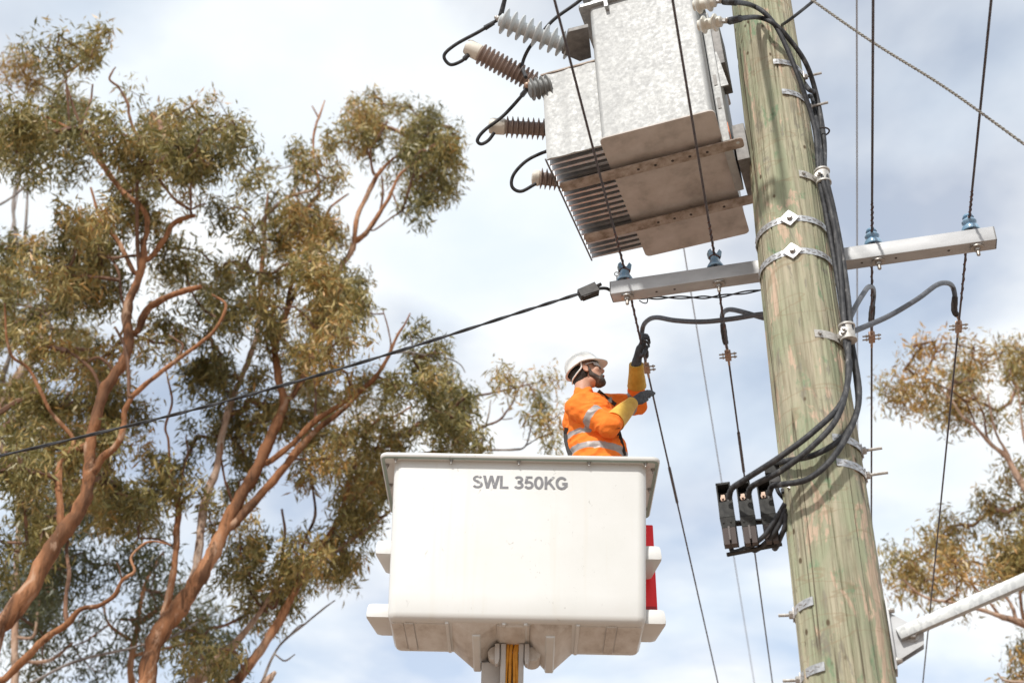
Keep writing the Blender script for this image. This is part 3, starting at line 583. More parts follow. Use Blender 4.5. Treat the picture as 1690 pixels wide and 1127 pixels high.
MB().box((.11, .04, .0), (.12, .02, .03)).build('mounting_tab', STEEL, t, M=M)
a = V(p)+Vector((.01, 0, -.07)); MB().tube(spline([a, a+Vector((.01, 0, -.05)), a+Vector((.05, .02, -.085)), V(polexy(-1.2, p[2]-.16, .01))], 6), .012, 8).build('outlet_cable', BLACK, t, smooth=True)

# ------------------------------------------------------------------ lower right outreach bracket
z1 = zc(pol(1455, 1040, .0)); orb = thing('outreach_bracket', pol(1460, 1045, 0), 'galvanised steel outreach arm rising to the right from the lower pole', 'bracket arm')
zt = pol(1458, 985, .012); zb_ = pol(1478, 1104, .012)
rdir = np.array([PRt[0], PRt[1], 0.]); cdir = np.array([PC[0], PC[1], 0.])
def rside(z, dr, dc): R = PR(z)+dr; return np.array([PX, PY, z])+rdir*R+cdir*dc
zt, zb_ = zt[2], zb_[2]
MB().hexa([rside(zb_, .002, -.05), rside(zb_, .014, -.05), rside(zb_, .014, .07), rside(zb_, .002, .07), rside(zt, .002, -.05), rside(zt, .014, -.05), rside(zt, .014, .07), rside(zt, .002, .07)]).build('back_plate', GALVS, orb, bevel=.003)
pe = at(1492, 1044, zc(rside((zt+zb_)/2, .1, .04))); ze = zc(pe)
zm = pe[2]
for dc in (-.034, .028):
    v8 = []
    for o2 in (0, .007):
        v8 += [rside(zm+.12, .015, dc+o2), rside(zm+.01, .17, dc+o2), rside(zm-.06, .16, dc+o2), rside(zm-.14, .015, dc+o2)]
    MB().add(v8, [(0, 1, 2, 3), (7, 6, 5, 4), (0, 4, 5, 1), (1, 5, 6, 2), (2, 6, 7, 3), (3, 7, 4, 0)]).build('gusset', GALVS, orb)
far_e = at(1745, 934, ze-.05)
ad = far_e-pe; La = np.linalg.norm(ad); ad /= La; up_ = np.cross(cdir, ad); up_ = up_/np.linalg.norm(up_)
if up_[2] < 0: up_ = -up_
dn = np.cross(ad, up_)
M = Matrix([[ad[0], dn[0], up_[0], pe[0]], [ad[1], dn[1], up_[1], pe[1]], [ad[2], dn[2], up_[2], pe[2]], [0, 0, 0, 1]])
MB().box((La*.5-.03, 0, 0), (La, .050, .060)).build('arm', GALVD, orb, M=M, bevel=.003)
b_ = MB(); cf = rside(zm-.01, .11, .036); hexbolt(b_, cf, cdir, .024, .03, .036); b_.build('pivot_bolt', STEEL, orb)
b_ = MB(); hexbolt(b_, rside(zt-.06, .014, .045), rdir, .014, .03, .02); b_.build('bolt', STEEL, orb)
b_ = MB(); hexbolt(b_, rside(zb_+.05, .014, .045), rdir, .014, .03, .02); b_.build('bolt', STEEL, orb)

# ------------------------------------------------------------------ service cable, guy, far wires
def twist(path, r, off, m, turns, parent, name='strand', nst=2, k=4):
    P = [np.array(p) for p in path]
    for s_ in range(nst):
        q = []
        for i, p in enumerate(P):
            t = P[min(i+1, len(P)-1)]-P[max(0, i-1)]; t /= np.linalg.norm(t); nx = np.cross(t, [0, 0, 1.]); nx /= np.linalg.norm(nx); ny = np.cross(nx, t)
            a = 2*math.pi*(turns*i/len(P)+s_/nst); q.append(p+(nx*math.cos(a)+ny*math.sin(a))*off)
        MB().tube(q, r, 7).build(name, m, parent, smooth=True)
sc = thing('service_cable', at(975, 482, 8.45), 'twisted black service cable strung across the trees to the crossarm end', 'cable')
path = spline([at(-420, 838, 8.3), at(-200, 796, 8.3), at(0, 752, 8.32), at(227, 699, 8.34), at(380, 660, 8.36), at(560, 609, 8.38), at(723, 559, 8.4), at(860, 515, 8.42), at(962, 483, 8.45)], 30)
twist(path, .0072, .0048, BLACK, 11, sc)
p0, p1 = at(956, 487, 8.44), at(992, 474, 8.48); M = zto(p0, p1-p0); L = float(np.linalg.norm(p1-p0))
cw = MB(); cw.hexa([(-.028, -.03, 0), (.028, -.03, 0), (.028, .03, 0), (-.028, .03, 0), (-.034, -.036, L*.8), (.034, -.036, L*.8), (.034, .036, L*.8), (-.034, .036, L*.8)], 0)
for j in range(3): cw.box((-.022+.022*j, -.034, L*.42), (.008, .012, L*.7), M=None)
cw.v = [tuple(M @ Vector(v)) for v in cw.v]; cw.build('wedge_clamp', FB, sc)
MB().tube([p1-(p1-p0)*.25+np.array([0, 0, .02]), p1+np.array([0, 0, .025])], .012, 8).build('clamp_tail', FB, sc)
MB().tube(spline([p1-(p1-p0)*.2, at(1000, 476, 8.5), at(1010, 481, 8.55)], 6), .011, 8).build('dead_end_loop', BLACK, sc, smooth=True)
jc = thing('jumper_wires', at(1100, 490, 8.75), 'pair of thin black jumper wires sagging under the left half of the crossarm', 'wire')
path = spline([at(1048, 491, 8.72), at(1075, 492, 8.75), at(1110, 491, 8.76), at(1150, 491, 8.76), at(1180, 490, 8.75), at(1215, 485, 8.7), at(1262, 478, 8.65), at(1330, 470, 8.6), at(1400, 470, 8.5)], 10)
twist(path, .0055, .008, BLACK, 4, jc)
MB().tube(spline([at(1055, 496, 8.72), at(1062, 500, 8.74), at(1068, 499, 8.74), at(1069, 488, 8.73)], 5), .004, 6).build('hook', BLACK, jc)
gr = thing('guy_rope', at(1400, 45, 7.8), 'pale twisted steel rope slanting across the upper right sky', 'rope')
path = spline([at(1255, -62, 8.05), at(1335, -3, 7.75), at(1440, 70, 7.5), at(1560, 145, 7.3), at(1690, 238, 7.1), at(1900, 390, 6.8)], 40)
twist(path, .0056, .0045, ROPE, 60, gr)
tag(MB().tube(spline([pol(1290, 42, -.02), at(1306, 31, 8.2), at(1345, 0, 8.3), at(1440, -80, 8.5)], 6), .011, 8).build('overhead_lead', BLACK, smooth=True), 'dark lead rising from behind the pole top to the upper edge', 'wire')
for (a, c, h, r, lab) in (((1414, -60), (1415.5, 1127), 11.0, .009, 'pale thin far wire running straight down just right of the pole'), ((1105, 265), (1245, 1127), 10.5, .0075, 'faintest pale far wire slanting between the two left conductors')):
    p = atH(*a, h); q = atH(*c, h-.3); d = q-p
    tag(MB().tube([p-d*.3+d*t for t in np.linspace(0, 3, 30)], r, 6).build('far_wire', FARW), lab, 'wire', 'pale far wires')
# ------------------------------------------------------------------ bucket
FIB = mat('white_fibreglass', (.65, .65, .63), .32, 0, .5, var=(1.8, 9, [(.2, (.60, .60, .57)), (.60, (.655, .655, .635)), (.70, (.68, .68, .66))]), bump=(2.2, .06, .02))
nt = FIB.node_tree; b = nt.nodes['Principled BSDF']; src = b.inputs['Base Color'].links[0].from_socket; tc = N('ShaderNodeTexCoord', nt)
sc1 = noise(nt, tc.outputs['Object'], 26, 6, (1, 1, .45), .75, 1.2); m1 = R_(nt, sc1, [(.635, (0, 0, 0)), (.675, (.8, .8, .8))])
sc2 = noise(nt, tc.outputs['Object'], 3, 4); m2 = mixc(nt, 1.0, m1, R_(nt, sc2, [(.46, (0, 0, 0)), (.56, (1, 1, 1))]), 'MULTIPLY')
drip = noise(nt, tc.outputs['Object'], 14, 3, (1, 1, .05)); m3 = R_(nt, drip, [(.55, (0, 0, 0)), (.72, (.35, .35, .35))])
nt.links.new(mixc(nt, m3, mixc(nt, m2, src, (.30, .28, .25)), (.60, .57, .50)), b.inputs['Base Color'])
RIMG = mat('rim_seam_green', (.30, .38, .34), .6)
GREYT = mat('grey_lettering', (.17, .17, .18), .6, var=(40, 5, [(.3, (.13, .13, .14)), (.63, (.19, .19, .20)), (.67, (.6, .6, .58))]))
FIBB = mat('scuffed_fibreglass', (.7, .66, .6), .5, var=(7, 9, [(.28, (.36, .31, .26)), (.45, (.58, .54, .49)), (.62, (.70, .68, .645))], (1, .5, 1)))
HOSE = mat('orange_hose', (.62, .27, .02), .5, var=(30, 3, [(.3, (.5, .2, .015)), (.7, (.7, .33, .03))]))
BA = atH(627, 745, 5.759); BB = atH(1090, 753, 5.759); BW = float(np.linalg.norm(BB-BA)); BU = (BB-BA)/BW; BV = np.array([-BU[1], BU[0], 0])
BM = Matrix([[BU[0], BV[0], 0, BA[0]], [BU[1], BV[1], 0, BA[1]], [0, 0, 1, BA[2]], [0, 0, 0, 1]])
RD = .862
bk_ = thing('lift_bucket', (0, 0, 0), 'white fibreglass lift bucket marked SWL 350KG with a flared rim', 'bucket', M=BM @ Matrix.Translation((BW/2, .4, -1.12)))
def loft(rings, closed=None, mb=None):
    mb = mb or MB(); n = len(rings[0]); vs = [p for r in rings for p in r]; k = len(rings)
    fs = [(i*n+j, i*n+(j+1) % n, (i+1)*n+(j+1) % n, (i+1)*n+j) for i in range(k-1) for j in range(n)]
    if closed in ('both', 'end'): fs.append(tuple((k-1)*n+j for j in range(n)))
    if closed == 'both': fs.append(tuple(range(n-1, -1, -1)))
    if closed == 'loop': fs += [((k-1)*n+j, (k-1)*n+(j+1) % n, (j+1) % n, j) for j in range(n)]
    return mb.add(vs, fs)
def bring(t, off, z, r=.06):   # body outline, t=0 at rim .. 1 at bottom
    x0 = .088+.037*t-off; x1 = 1.756-.040*t+off; y0 = .060-off; y1 = .777-.12*t+off
    return [(x, y, z) for x, y in rrect(x0, x1, y0, y1, max(.004, r+off), 6)]
rings = [bring(t, 0, -.02-1.06*t) for t in np.linspace(0, 1, 9)] + [bring(1, -.008, -1.103), bring(1, -.022, -1.118), bring(1, -.045, -1.124)]
inner = [bring(1, -.05, -1.08), bring(.98, -.026, -1.04)] + [bring(t, -.022, -.02-1.06*t) for t in (.9, .5, 0)]
sh = MB(); loft(rings, 'end', sh); loft(inner, None, sh); n = len(rings[0])
sh.f.append(tuple(range(len(rings)*n, len(rings)*n+n))); sh.m.append(0)
sh.build('shell', FIB, bk_, M=BM, smooth=True)
def rimring(off, z, r): return [(x, y, z) for x, y in rrect(off, BW-off, off, RD-off, max(.004, r-off), 6)]
rm = [rimring(.0, -.012, .05), rimring(.0, -.022, .05), rimring(.006, -.030, .05)] + [bring(0, -.022, -.030), bring(0, -.022, 0), rimring(.008, 0, .05), rimring(.002, -.004, .05)]
loft(rm, 'loop').build('rim', FIB, bk_, M=BM, smooth=True)
loft([rimring(.0105, -.0305, .05), rimring(.0105, -.0335, .05), rimring(.03, -.0335, .05), rimring(.03, -.0305, .05)], 'loop').build('rim_seam', RIMG, bk_, M=BM)
bolt = MB(); bolt.lathe([(.014, -.034), (.014, -.038)], None, 12); bolt.lathe([(.0095, -.038), (.0095, -.047)], None, 6); bolt.lathe([(.005, -.047), (.005, -.062)], None, 8); bolt_me = bolt.mesh('rim_bolt', STEEL)
for x, y in [(.105, .034), (.47, .034), (.915, .034), (1.375, .034), (1.745, .034), (.042, .12), (.042, .40), (.042, .70), (1.80, .12), (1.80, .40), (1.80, .70)]:
    link('rim_bolt', bolt_me, bk_, BM @ Matrix.Translation((x, y, 0)))
for (xa, xb, z0, z1) in ((-.012, .14, -.665, -.555), (-.035, .16, -1.09, -.985), (1.70, 1.857, -.67, -.56), (1.68, 1.865, -1.10, -.99)):
    y0, y1 = .14, .50; lft = xa < .5; i_ = .035
    v8 = [(xa+(i_*.3 if lft else 0), y0, z0), (xb-(0 if lft else i_*.3), y0, z0), (xb-(0 if lft else i_*1.6), y1, z0+.012), (xa+(i_*1.6 if lft else 0), y1, z0+.012),
          (xa+(i_*.6 if lft else 0), y0+.01, z1), (xb-(0 if lft else i_*.6), y0+.01, z1), (xb-(0 if lft else i_*2), y1, z1), (xa+(i_*2 if lft else 0), y1, z1)]
    MB().hexa(v8).build('side_bumper', FIB, bk_, M=BM, bevel=.034)
for x0, x1, rx0, rx1 in ((.50, .835, .65, .695), (.985, 1.29, 1.105, 1.155)):
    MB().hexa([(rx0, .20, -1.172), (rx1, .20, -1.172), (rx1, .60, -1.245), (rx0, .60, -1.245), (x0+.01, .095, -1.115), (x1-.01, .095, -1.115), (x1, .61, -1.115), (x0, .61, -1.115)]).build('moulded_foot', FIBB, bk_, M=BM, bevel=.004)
    MB().hexa([(rx0+.002, .19, -1.181), (rx1-.002, .19, -1.181), (rx1-.002, .61, -1.256), (rx0+.002, .61, -1.256), (rx0-.006, .19, -1.166), (rx1+.006, .19, -1.166), (rx1+.006, .61, -1.240), (rx0-.006, .61, -1.240)]).build('foot_rib', FIB, bk_, M=BM, bevel=.004)
    for xe in (x0-.008, x1+.008): MB().box((xe, .35, -1.129), (.022, .50, .018)).build('floor_rib', FIB, bk_, M=BM, bevel=.005)
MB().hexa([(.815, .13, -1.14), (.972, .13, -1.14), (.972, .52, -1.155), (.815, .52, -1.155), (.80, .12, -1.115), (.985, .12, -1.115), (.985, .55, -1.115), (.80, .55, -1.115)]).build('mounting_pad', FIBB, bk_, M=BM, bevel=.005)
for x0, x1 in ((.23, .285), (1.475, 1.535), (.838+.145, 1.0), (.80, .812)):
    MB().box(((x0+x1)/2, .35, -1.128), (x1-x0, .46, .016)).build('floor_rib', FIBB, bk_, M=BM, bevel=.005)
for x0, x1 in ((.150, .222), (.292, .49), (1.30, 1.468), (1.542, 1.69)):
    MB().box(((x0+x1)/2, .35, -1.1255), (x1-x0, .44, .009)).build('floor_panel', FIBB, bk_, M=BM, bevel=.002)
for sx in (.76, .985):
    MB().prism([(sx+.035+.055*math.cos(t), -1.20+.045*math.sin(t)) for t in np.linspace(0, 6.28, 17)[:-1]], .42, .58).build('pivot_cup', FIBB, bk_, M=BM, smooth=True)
for x, z in ((.30, -1.0), (1.64, -1.02)): pass
MB().box((.9, .40, -.83), (1.3, .4, .03)).build('inner_step', FIB, bk_, M=BM)
def el(cx, cy, rx, ry, a0, a1, k=16): return [(cx+rx*math.cos(rad(a0+(a1-a0)*i/k)), cy+ry*math.sin(rad(a0+(a1-a0)*i/k))) for i in range(k+1)]
GLY = {'S': (.74, [el(.36, .735, .24, .18, 22, 265)+el(.36, .285, .265, .20, 88, -158)]), 'W': (1.04, [[(.05, 1), (.28, .0)], [(.28, 0), (.52, 1)], [(.52, 1), (.76, 0)], [(.76, 0), (.99, 1)]]), 'L': (.66, [[(.14, 1), (.14, .085), (.62, .085)]]), ' ': (.30, []),
 '3': (.66, [el(.32, .735, .215, .18, 155, -85)+el(.32, .285, .245, .20, 85, -155)]), '5': (.66, [[(.57, .915), (.21, .915), (.15, .50)]+el(.33, .315, .24, .23, 130, -155)]), '0': (.66, [el(.33, .5, .23, .415, 90, 450, 28)]),
 'K': (.76, [[(.14, 0), (.14, 1)], [(.66, 1), (.16, .40)], [(.32, .60), (.70, 0)]]), 'G': (.84, [el(.42, .5, .32, .415, 38, 322, 24)+[(.73, .30), (.73, .46), (.44, .46)]])}
def word(txt, height, width, wt=.175):
    mb = MB(); x = 0; z = 0
    for ch in txt:
        adv, strokes = GLY[ch]
        for st_ in strokes:
            P = [Vector(p) for p in st_]; z += .0002; n = len(P); vs = []
            for i in range(n):
                d0 = (P[i]-P[i-1]).normalized() if i else (P[1]-P[0]).normalized(); d1 = (P[i+1]-P[i]).normalized() if i < n-1 else d0
                if (P[0]-P[-1]).length < 1e-4 and i in (0, n-1): d0 = (P[-1]-P[-2]).normalized(); d1 = (P[1]-P[0]).normalized()
                t = (d0+d1).normalized(); nn = Vector((-t.y, t.x)); l = wt/2/max(.5, nn.dot(Vector((-d0.y, d0.x))))
                if ch == 'W': nn = Vector((1, 0)); l = wt*.56
                for sg in (1, -1): q = P[i]+nn*l*sg; vs.append((x+q.x, max(0, min(1, q.y)), z))
            mb.add(vs, [(2*i, 2*i+2, 2*i+3, 2*i+1) for i in range(n-1)])
        x += adv
    mb.v = [(v[0]/x*width-width/2, v[1]*height, v[2]) for v in mb.v]; return mb.mesh('lettering', GREYT)
link('lettering', word('SWL 350KG', .094, .625), bk_, BM @ Matrix.Translation((.925, .0590, -.226)) @ Matrix.Rotation(rad(90), 4, 'X'))
# red tool holder on the right flank
rp = thing('tool_holder', (0, 0, 0), 'red plastic tool holder hung on the right flank of the bucket', 'tool holder', M=BM @ Matrix.Translation((1.80, .60, -1.0)))
MB().hexa([(1.735, .52, -.93), (1.835, .52, -.93), (1.835, .66, -.93), (1.735, .66, -.93), (1.74, .52, -.24), (1.828, .52, -.24), (1.828, .66, -.24), (1.74, .66, -.24)]).build('pouch', REDP, rp, M=BM, bevel=.008)
MB().hexa([(1.735, .51, -.50), (1.829, .512, -.44), (1.829, .516, -.42), (1.735, .516, -.48)] + [(1.735, .519, -.50), (1.829, .519, -.44), (1.829, .519, -.42), (1.735, .519, -.48)]).build('flap', REDP, rp, M=BM)
MB().box((1.785, .514, -.875), (.085, .010, .09)).build('base_cup', mat('dull_red_plastic', (.38, .02, .03), .5), rp, M=BM, bevel=.004)

# ------------------------------------------------------------------ boom under the bucket
BG = mat('boom_grey_paint', (.50, .47, .45), .45, var=(6, 5, [(.3, (.42, .40, .38)), (.7, (.56, .54, .51))]))
bo = thing('lift_boom', (0, 0, 0), 'grey lift boom carrying the bucket, with orange hoses between its plates', 'boom', M=BM @ Matrix.Translation((.88, 1.6, -BA[2])))
gz = -BA[2]
def bx(x0, x1, ya, yb, z0, z1, yoff, name, m, bev=.008):   # slanting beam from the pad down to the base
    MB().hexa([(x0, ya+yoff, z1), (x1, ya+yoff, z1), (x1, yb+yoff, z1), (x0, yb+yoff, z1), (x0, ya, z0), (x1, ya, z0), (x1, yb, z0), (x0, yb, z0)]).build(name, m, bo, M=BM, bevel=bev)
for x0, x1, nm in ((.822, .856, 'side_plate'), (.935, .968, 'side_plate')): bx(x0, x1, .36, .56, -1.157, -3.0, .45, nm, BG)
bx(.856, .935, .52, .56, -1.157, -3.0, .45, 'web', BG)
bx(.70, .82, .50, .62, -1.23, -3.0, .45, 'cylinder_housing', BG)
for x in (.785, .972): MB().prism([(x, -1.157), (x+.03, -1.157), (x+.032, -1.25), (x+.022, -1.29), (x+.005, -1.29), (x, -1.25)], .36, .42).build('pivot_lug', BG, bo, M=BM, bevel=.005)
for i, x in enumerate((.868, .888, .912, .926)):
    pts = [(x+.004*i, .40, -1.14), (x-.004, .40, -1.22), (x-.012+.006*i, .45, -1.40), (x-.01, .56, -1.8), (x, .85, -3.0)]
    MB().tube(spline(pts, 8), .0105, 9).build('hose', HOSE, bo, M=BM, smooth=True)
bx(.62, 1.16, .85, 1.15, -3.0, gz+.9, .55, 'lower_arm', BG, .02)
MB().lathe([(.7, 0), (.7, .25), (.45, .3), (.45, 1.0)], Matrix.Translation((.89, 1.55, gz)), 28).build('turntable_base', BG, bo, M=BM, smooth=True)

# ------------------------------------------------------------------ the worker
YP = 7.80
def W(px, py, dy=0): return V(atY(px, py, YP+dy))
SKIN = mat('skin', (.50, .27, .18), .5, 0, .4, var=(14, 4, [(.3, (.50, .265, .18)), (.7, (.60, .35, .25))]), bump=(60, .15, .002))
ORANGE = mat('orange_workshirt', (.93, .215, .032), .85, 0, .2, bump=(22, .55, .014)); REFL = mat('reflective_tape', (.36, .325, .31), .5, .15, bump=(22, .4, .01))
NAVY = mat('navy_trousers', (.03, .035, .05), .9)
LEATH = mat('yellow_leather', (.62, .36, .045), .7, var=(14, 5, [(.3, (.52, .28, .03)), (.7, (.70, .43, .07))]), bump=(40, .4, .005))
GLOVE = mat('dark_grey_glove', (.045, .047, .052), .75, var=(40, 4, [(.3, (.03, .031, .035)), (.7, (.075, .08, .088))]), bump=(70, .5, .004))
HAIR = mat('dark_hair', (.022, .016, .013), .7, bump=(120, .8, .004)); BEARD = mat('greying_beard', (.04, .03, .025), .85, var=(26, 6, [(.35, (.045, .032, .026)), (.55, (.085, .066, .055)), (.70, (.25, .225, .205))]), bump=(110, 1, .006))
HELM = mat('white_helmet_plastic', (.80, .80, .77), .3, 0, .5, bump=(6, .03, .01)); LINER = mat('helmet_liner', (.03, .03, .03), .8)
HARN = mat('black_webbing', (.035, .033, .032), .8, bump=(150, .5, .002)); LENS = mat('clear_lens', (.55, .56, .58), .08, 0, .8)
def solid(mb, name, mats, parent, voxel, smooth=6, disp=0, pick=None):
    me = mb.mesh(name, mats[0] if isinstance(mats, list) else mats); o = bpy.data.objects.new('tmp', me); COL.objects.link(o)
    m = o.modifiers.new('r', 'REMESH'); m.mode = 'VOXEL'; m.voxel_size = voxel; m.use_smooth_shade = True
    s = o.modifiers.new('s', 'SMOOTH'); s.factor = .5; s.iterations = smooth
    dg = bpy.context.evaluated_depsgraph_get(); me2 = bpy.data.meshes.new_from_object(o.evaluated_get(dg)); bpy.data.objects.remove(o); me2.name = name
    me2.materials.clear()
    for mm in (mats if isinstance(mats, list) else [mats]): me2.materials.append(mm)
    if disp:
        from mathutils import noise as mn
        nn = [v.normal.copy() for v in me2.vertices]
        for v, q in zip(me2.vertices, nn):
            c = v.co; h = mn.noise(Vector((c.x*7+c.z*5, c.y*7, c.z*13-c.x*6)))+.35*mn.noise(Vector((c.x*18+5, c.y*18, c.z*26)))
            v.co = c+q*disp*(1-abs(h)*2.2)
    if pick: me2.polygons.foreach_set('material_index', [pick(p.center) for p in me2.polygons])
    me2.polygons.foreach_set('use_smooth', [True]*len(me2.polygons)); me2.update()
    return link(name, me2, parent)
floor_z = BA[2]-.815
pelv = W(988, 775, 0); per = thing('person', (pelv.x, pelv.y, floor_z), 'worker in orange hi-vis shirt and white helmet reaching for the conductor', 'person')
Hc = W(966.5, 615.5, 0); yw, pt = rad(-4), rad(20)
hf = Vector((math.cos(yw)*math.cos(pt), math.sin(yw)*math.cos(pt), math.sin(pt))); hl = Vector((-math.sin(yw), math.cos(yw), 0)); hu = hf.cross(hl)
HM = Matrix([[hf[i]*1.06, hl[i]*1.06, hu[i]*1.06, Hc[i]] for i in range(3)]+[[0, 0, 0, 1]]); HR = HM.to_3x3()
def H(x, y, z): return HM @ Vector((x, y, z))
neckb = W(962, 652, 0); chest = W(974, 695, .04); waist = W(989, 745, .02)
shN, elN, wrN = W(953, 673, -.14), W(1006, 704, -.22), W(1041, 667, -.06)
shF, elF, wrF = W(996, 668, .24), W(1052, 668, .32), W(1050, 601, .02)
hipN, hipF = pelv+Vector((0, -.09, -.05)), pelv+Vector((0, .10, -.05))
fN = Vector((pelv.x+.02, pelv.y-.12, floor_z)); fF = Vector((pelv.x+.05, pelv.y+.15, floor_z))
# skin body, one continuous surface
bd_ = MB()
bd_.ball(H(-.012, 0, .035), (.098, .076, .100), HR); bd_.ball(H(.030, 0, -.030), (.070, .062, .092), HR); bd_.ball(H(.056, 0, -.098), (.040, .042, .034), HR)
bd_.ball(H(.020, 0, -.075), (.06, .056, .045), HR); bd_.capsule(H(.094, 0, .016), H(.117, 0, -.026), .009, .0155); bd_.ball(H(.108, 0, -.034), (.015, .019, .011), HR)
bd_.ball(H(.083, 0, .032), (.02, .052, .014), HR); bd_.ball(H(.092, 0, -.062), (.012, .026, .007), HR); bd_.ball(H(.090, 0, -.076), (.012, .023, .008), HR)
for s_ in (-1, 1): bd_.ball(H(.068, s_*.040, -.022), (.026, .022, .024), HR)
bd_.capsule(H(-.028, 0, -.03), neckb+Vector((0, .02, -.06)), .060, .068, 18)
bd_.ball(chest, (.15, .17, .19)); bd_.capsule(chest, waist+Vector((0, 0, -.1)), .13, .13); bd_.ball(pelv+Vector((0, 0, -.1)), (.13, .15, .12))
for a, e, w_ in ((shN, elN, wrN), (shF, elF, wrF)): bd_.capsule(a, e, .052, .042); bd_.capsule(e, w_, .042, .028); bd_.capsule(chest+Vector((0, 0, .1)), a, .09, .06)
for h_, f_ in ((hipN, fN), (hipF, fF)):
    kn = h_.lerp(f_, .5)+Vector((.04, 0, 0)); bd_.capsule(h_, kn, .085, .058); bd_.capsule(kn, f_+Vector((0, 0, .08)), .056, .04); bd_.capsule(f_+Vector((-.04, 0, .04)), f_+Vector((.15, 0, .03)), .04, .035)
solid(bd_, 'body', SKIN, per, .0075, 3)
for s_ in (-1, 1):
    e = MB(); e.ball(H(-.004, s_*.078, -.004), (.020, .009, .033), HR); e.ball(H(-.010, s_*.082, .008), (.018, .008, .018), HR); e.ball(H(.0, s_*.079, -.03), (.010, .008, .012), HR)
    solid(e, 'ear', SKIN, per, .004, 2)
    ey = MB(); ey.ball(H(.083, s_*.030, .010), (.011, .013, .010), HR); ey.build('eye', mat('eye_white', (.6, .58, .55), .2), per, smooth=True)
    MB().ball(H(.0915, s_*.030, .012), (.004, .006, .006), HR).build('iris', HAIR, per)
hr_ = MB(); hr_.ball(H(-.038, 0, -.002), (.080, .0785, .086), HR); hr_.ball(H(-.05, 0, -.045), (.055, .062, .055), HR); hr_.capsule(H(-.055, 0, -.05), H(-.064, 0, -.092), .050, .040); solid(hr_, 'hair', HAIR, per, .006, 2)
be = MB(); be.ball(H(.060, 0, -.100), (.044, .047, .040), HR); be.ball(H(.078, 0, -.112), (.026, .030, .028), HR)
for s_ in (-1, 1): be.capsule(H(.016, s_*.067, .010), H(.022, s_*.060, -.05), .008, .014); be.capsule(H(.022, s_*.054, -.055), H(.055, s_*.032, -.095), .020, .026); be.capsule(H(.098, s_*.006, -.053), H(.088, s_*.028, -.072), .0075, .008)
solid(be, 'beard', BEARD, per, .005, 2, .002)
lip = MB(); lip.ball(H(.106, 0, -.069), (.006, .020, .006), HR); lip.build('mouth', mat('lips', (.42, .17, .13), .5), per, smooth=True)
# helmet
hm_ = MB(); nt_ = 40; lv = [0, 12, 24, 36, 48, 60, 72, 82]
def hpt(th, el, k=1.0):
    ce = math.cos(rad(el))**.75; ridge = 1+.018*math.exp(-(math.sin(th)/.22)**2)*math.sin(rad(el))
    return H(-.006+.124*ce*math.cos(th)*k, .104*ce*math.sin(th)*k, .040+.118*math.sin(rad(el))**.95*k*ridge)
def brim(th, o, dz): c = max(0, math.cos(th)); return H(-.006+(.124+o+.042*c**3*(o > 0))*math.cos(th), (.104+o)*math.sin(th), .040+dz-.010*c**2*(o > 0)-.020*(math.cos(th) < -.2)*abs(math.cos(th)))
TH_ = [2*math.pi*j/nt_ for j in range(nt_)]
ringsH = [[brim(t, -.006, -.004) for t in TH_], [brim(t, .012, -.008) for t in TH_], [brim(t, .014, -.003) for t in TH_], [brim(t, .002, .006) for t in TH_]] + [[hpt(t, e) for t in TH_] for e in lv[1:]]
loft(ringsH, 'end', hm_); hel = hm_.build('helmet', HELM, per, smooth=True)
li = MB(); loft([[brim(t, -.007, -.003) for t in TH_]] + [[hpt(t, e, .95) for t in TH_] for e in (5, 40, 70)], 'end', li); li.build('helmet_liner', LINER, hel)
hb = MB(); hb.tube(spline([H(-.02, -.092, .04), H(-.03, -.088, .0), H(-.07, -.074, -.025), H(-.105, -.03, -.035), H(-.11, .03, -.035)], 6), .006, 6); hb.build('nape_strap', HELM, hel, smooth=True)
# glasses
gl = MB(); th = np.linspace(-1.15, 1.15, 15); vs = []
for q in th:
    for z in (-.012, .026): vs.append(H(.030+.082*math.cos(q), .074*math.sin(q), z+.006-.008*(z < 0)*math.cos(q*2.4)))
gl.add(vs, [(2*i, 2*i+2, 2*i+3, 2*i+1) for i in range(14)]); gls = gl.build('glasses', LENS, per, smooth=True)
mo = gls.modifiers.new('t', 'SOLIDIFY'); mo.thickness = .003
for s_ in (-1, 1): MB().tube([H(.066, s_*.069, .024), H(.03, s_*.080, .020), H(-.012, s_*.083, .014), H(-.03, s_*.082, .002)], .004, 6).build('temple_arm', GREYP, gls, smooth=True)
# shirt
st = MB()
st.ball(chest+Vector((-.012, .02, .02)), (.182, .205, .20)); st.capsule(chest+Vector((0, 0, -.06)), waist+Vector((-.005, 0, -.20)), .175, .185, 18); st.ball(waist, (.195, .18, .15)); st.ball(chest+Vector((.06, .0, -.05)), (.14, .18, .15))
st.capsule(chest+Vector((-.01, .02, .1)), neckb+Vector((.0, .01, -.022)), .12, .074, 18); st.capsule(neckb+Vector((0, .01, -.04)), shN+Vector((0, .02, .01)), .072, .078); st.capsule(neckb+Vector((0, .02, -.04)), shF, .07, .078)
st.capsule(neckb+Vector((0, .01, -.03)), neckb+Vector((.004, .008, .012)), .078, .066, 20); st.capsule(shN, elN, .083, .072, 16); st.capsule(elN, elN.lerp(wrN, .28), .072, .060, 16); st.ball(elN+Vector((-.01, 0, -.008)), (.078, .07, .066))
st.capsule(shF, elF, .080, .070, 16); st.capsule(elF, elF.lerp(wrF, .5), .072, .058, 16)
def segd(c, a, e):
    d = e-a; t = (c-a).dot(d)/d.length_squared; tt = max(0, min(1, t)); return (c-(a+d*tt)).length, t
zlo, zhi = W(975, 731, -.17).z, W(950, 704, -.17).z
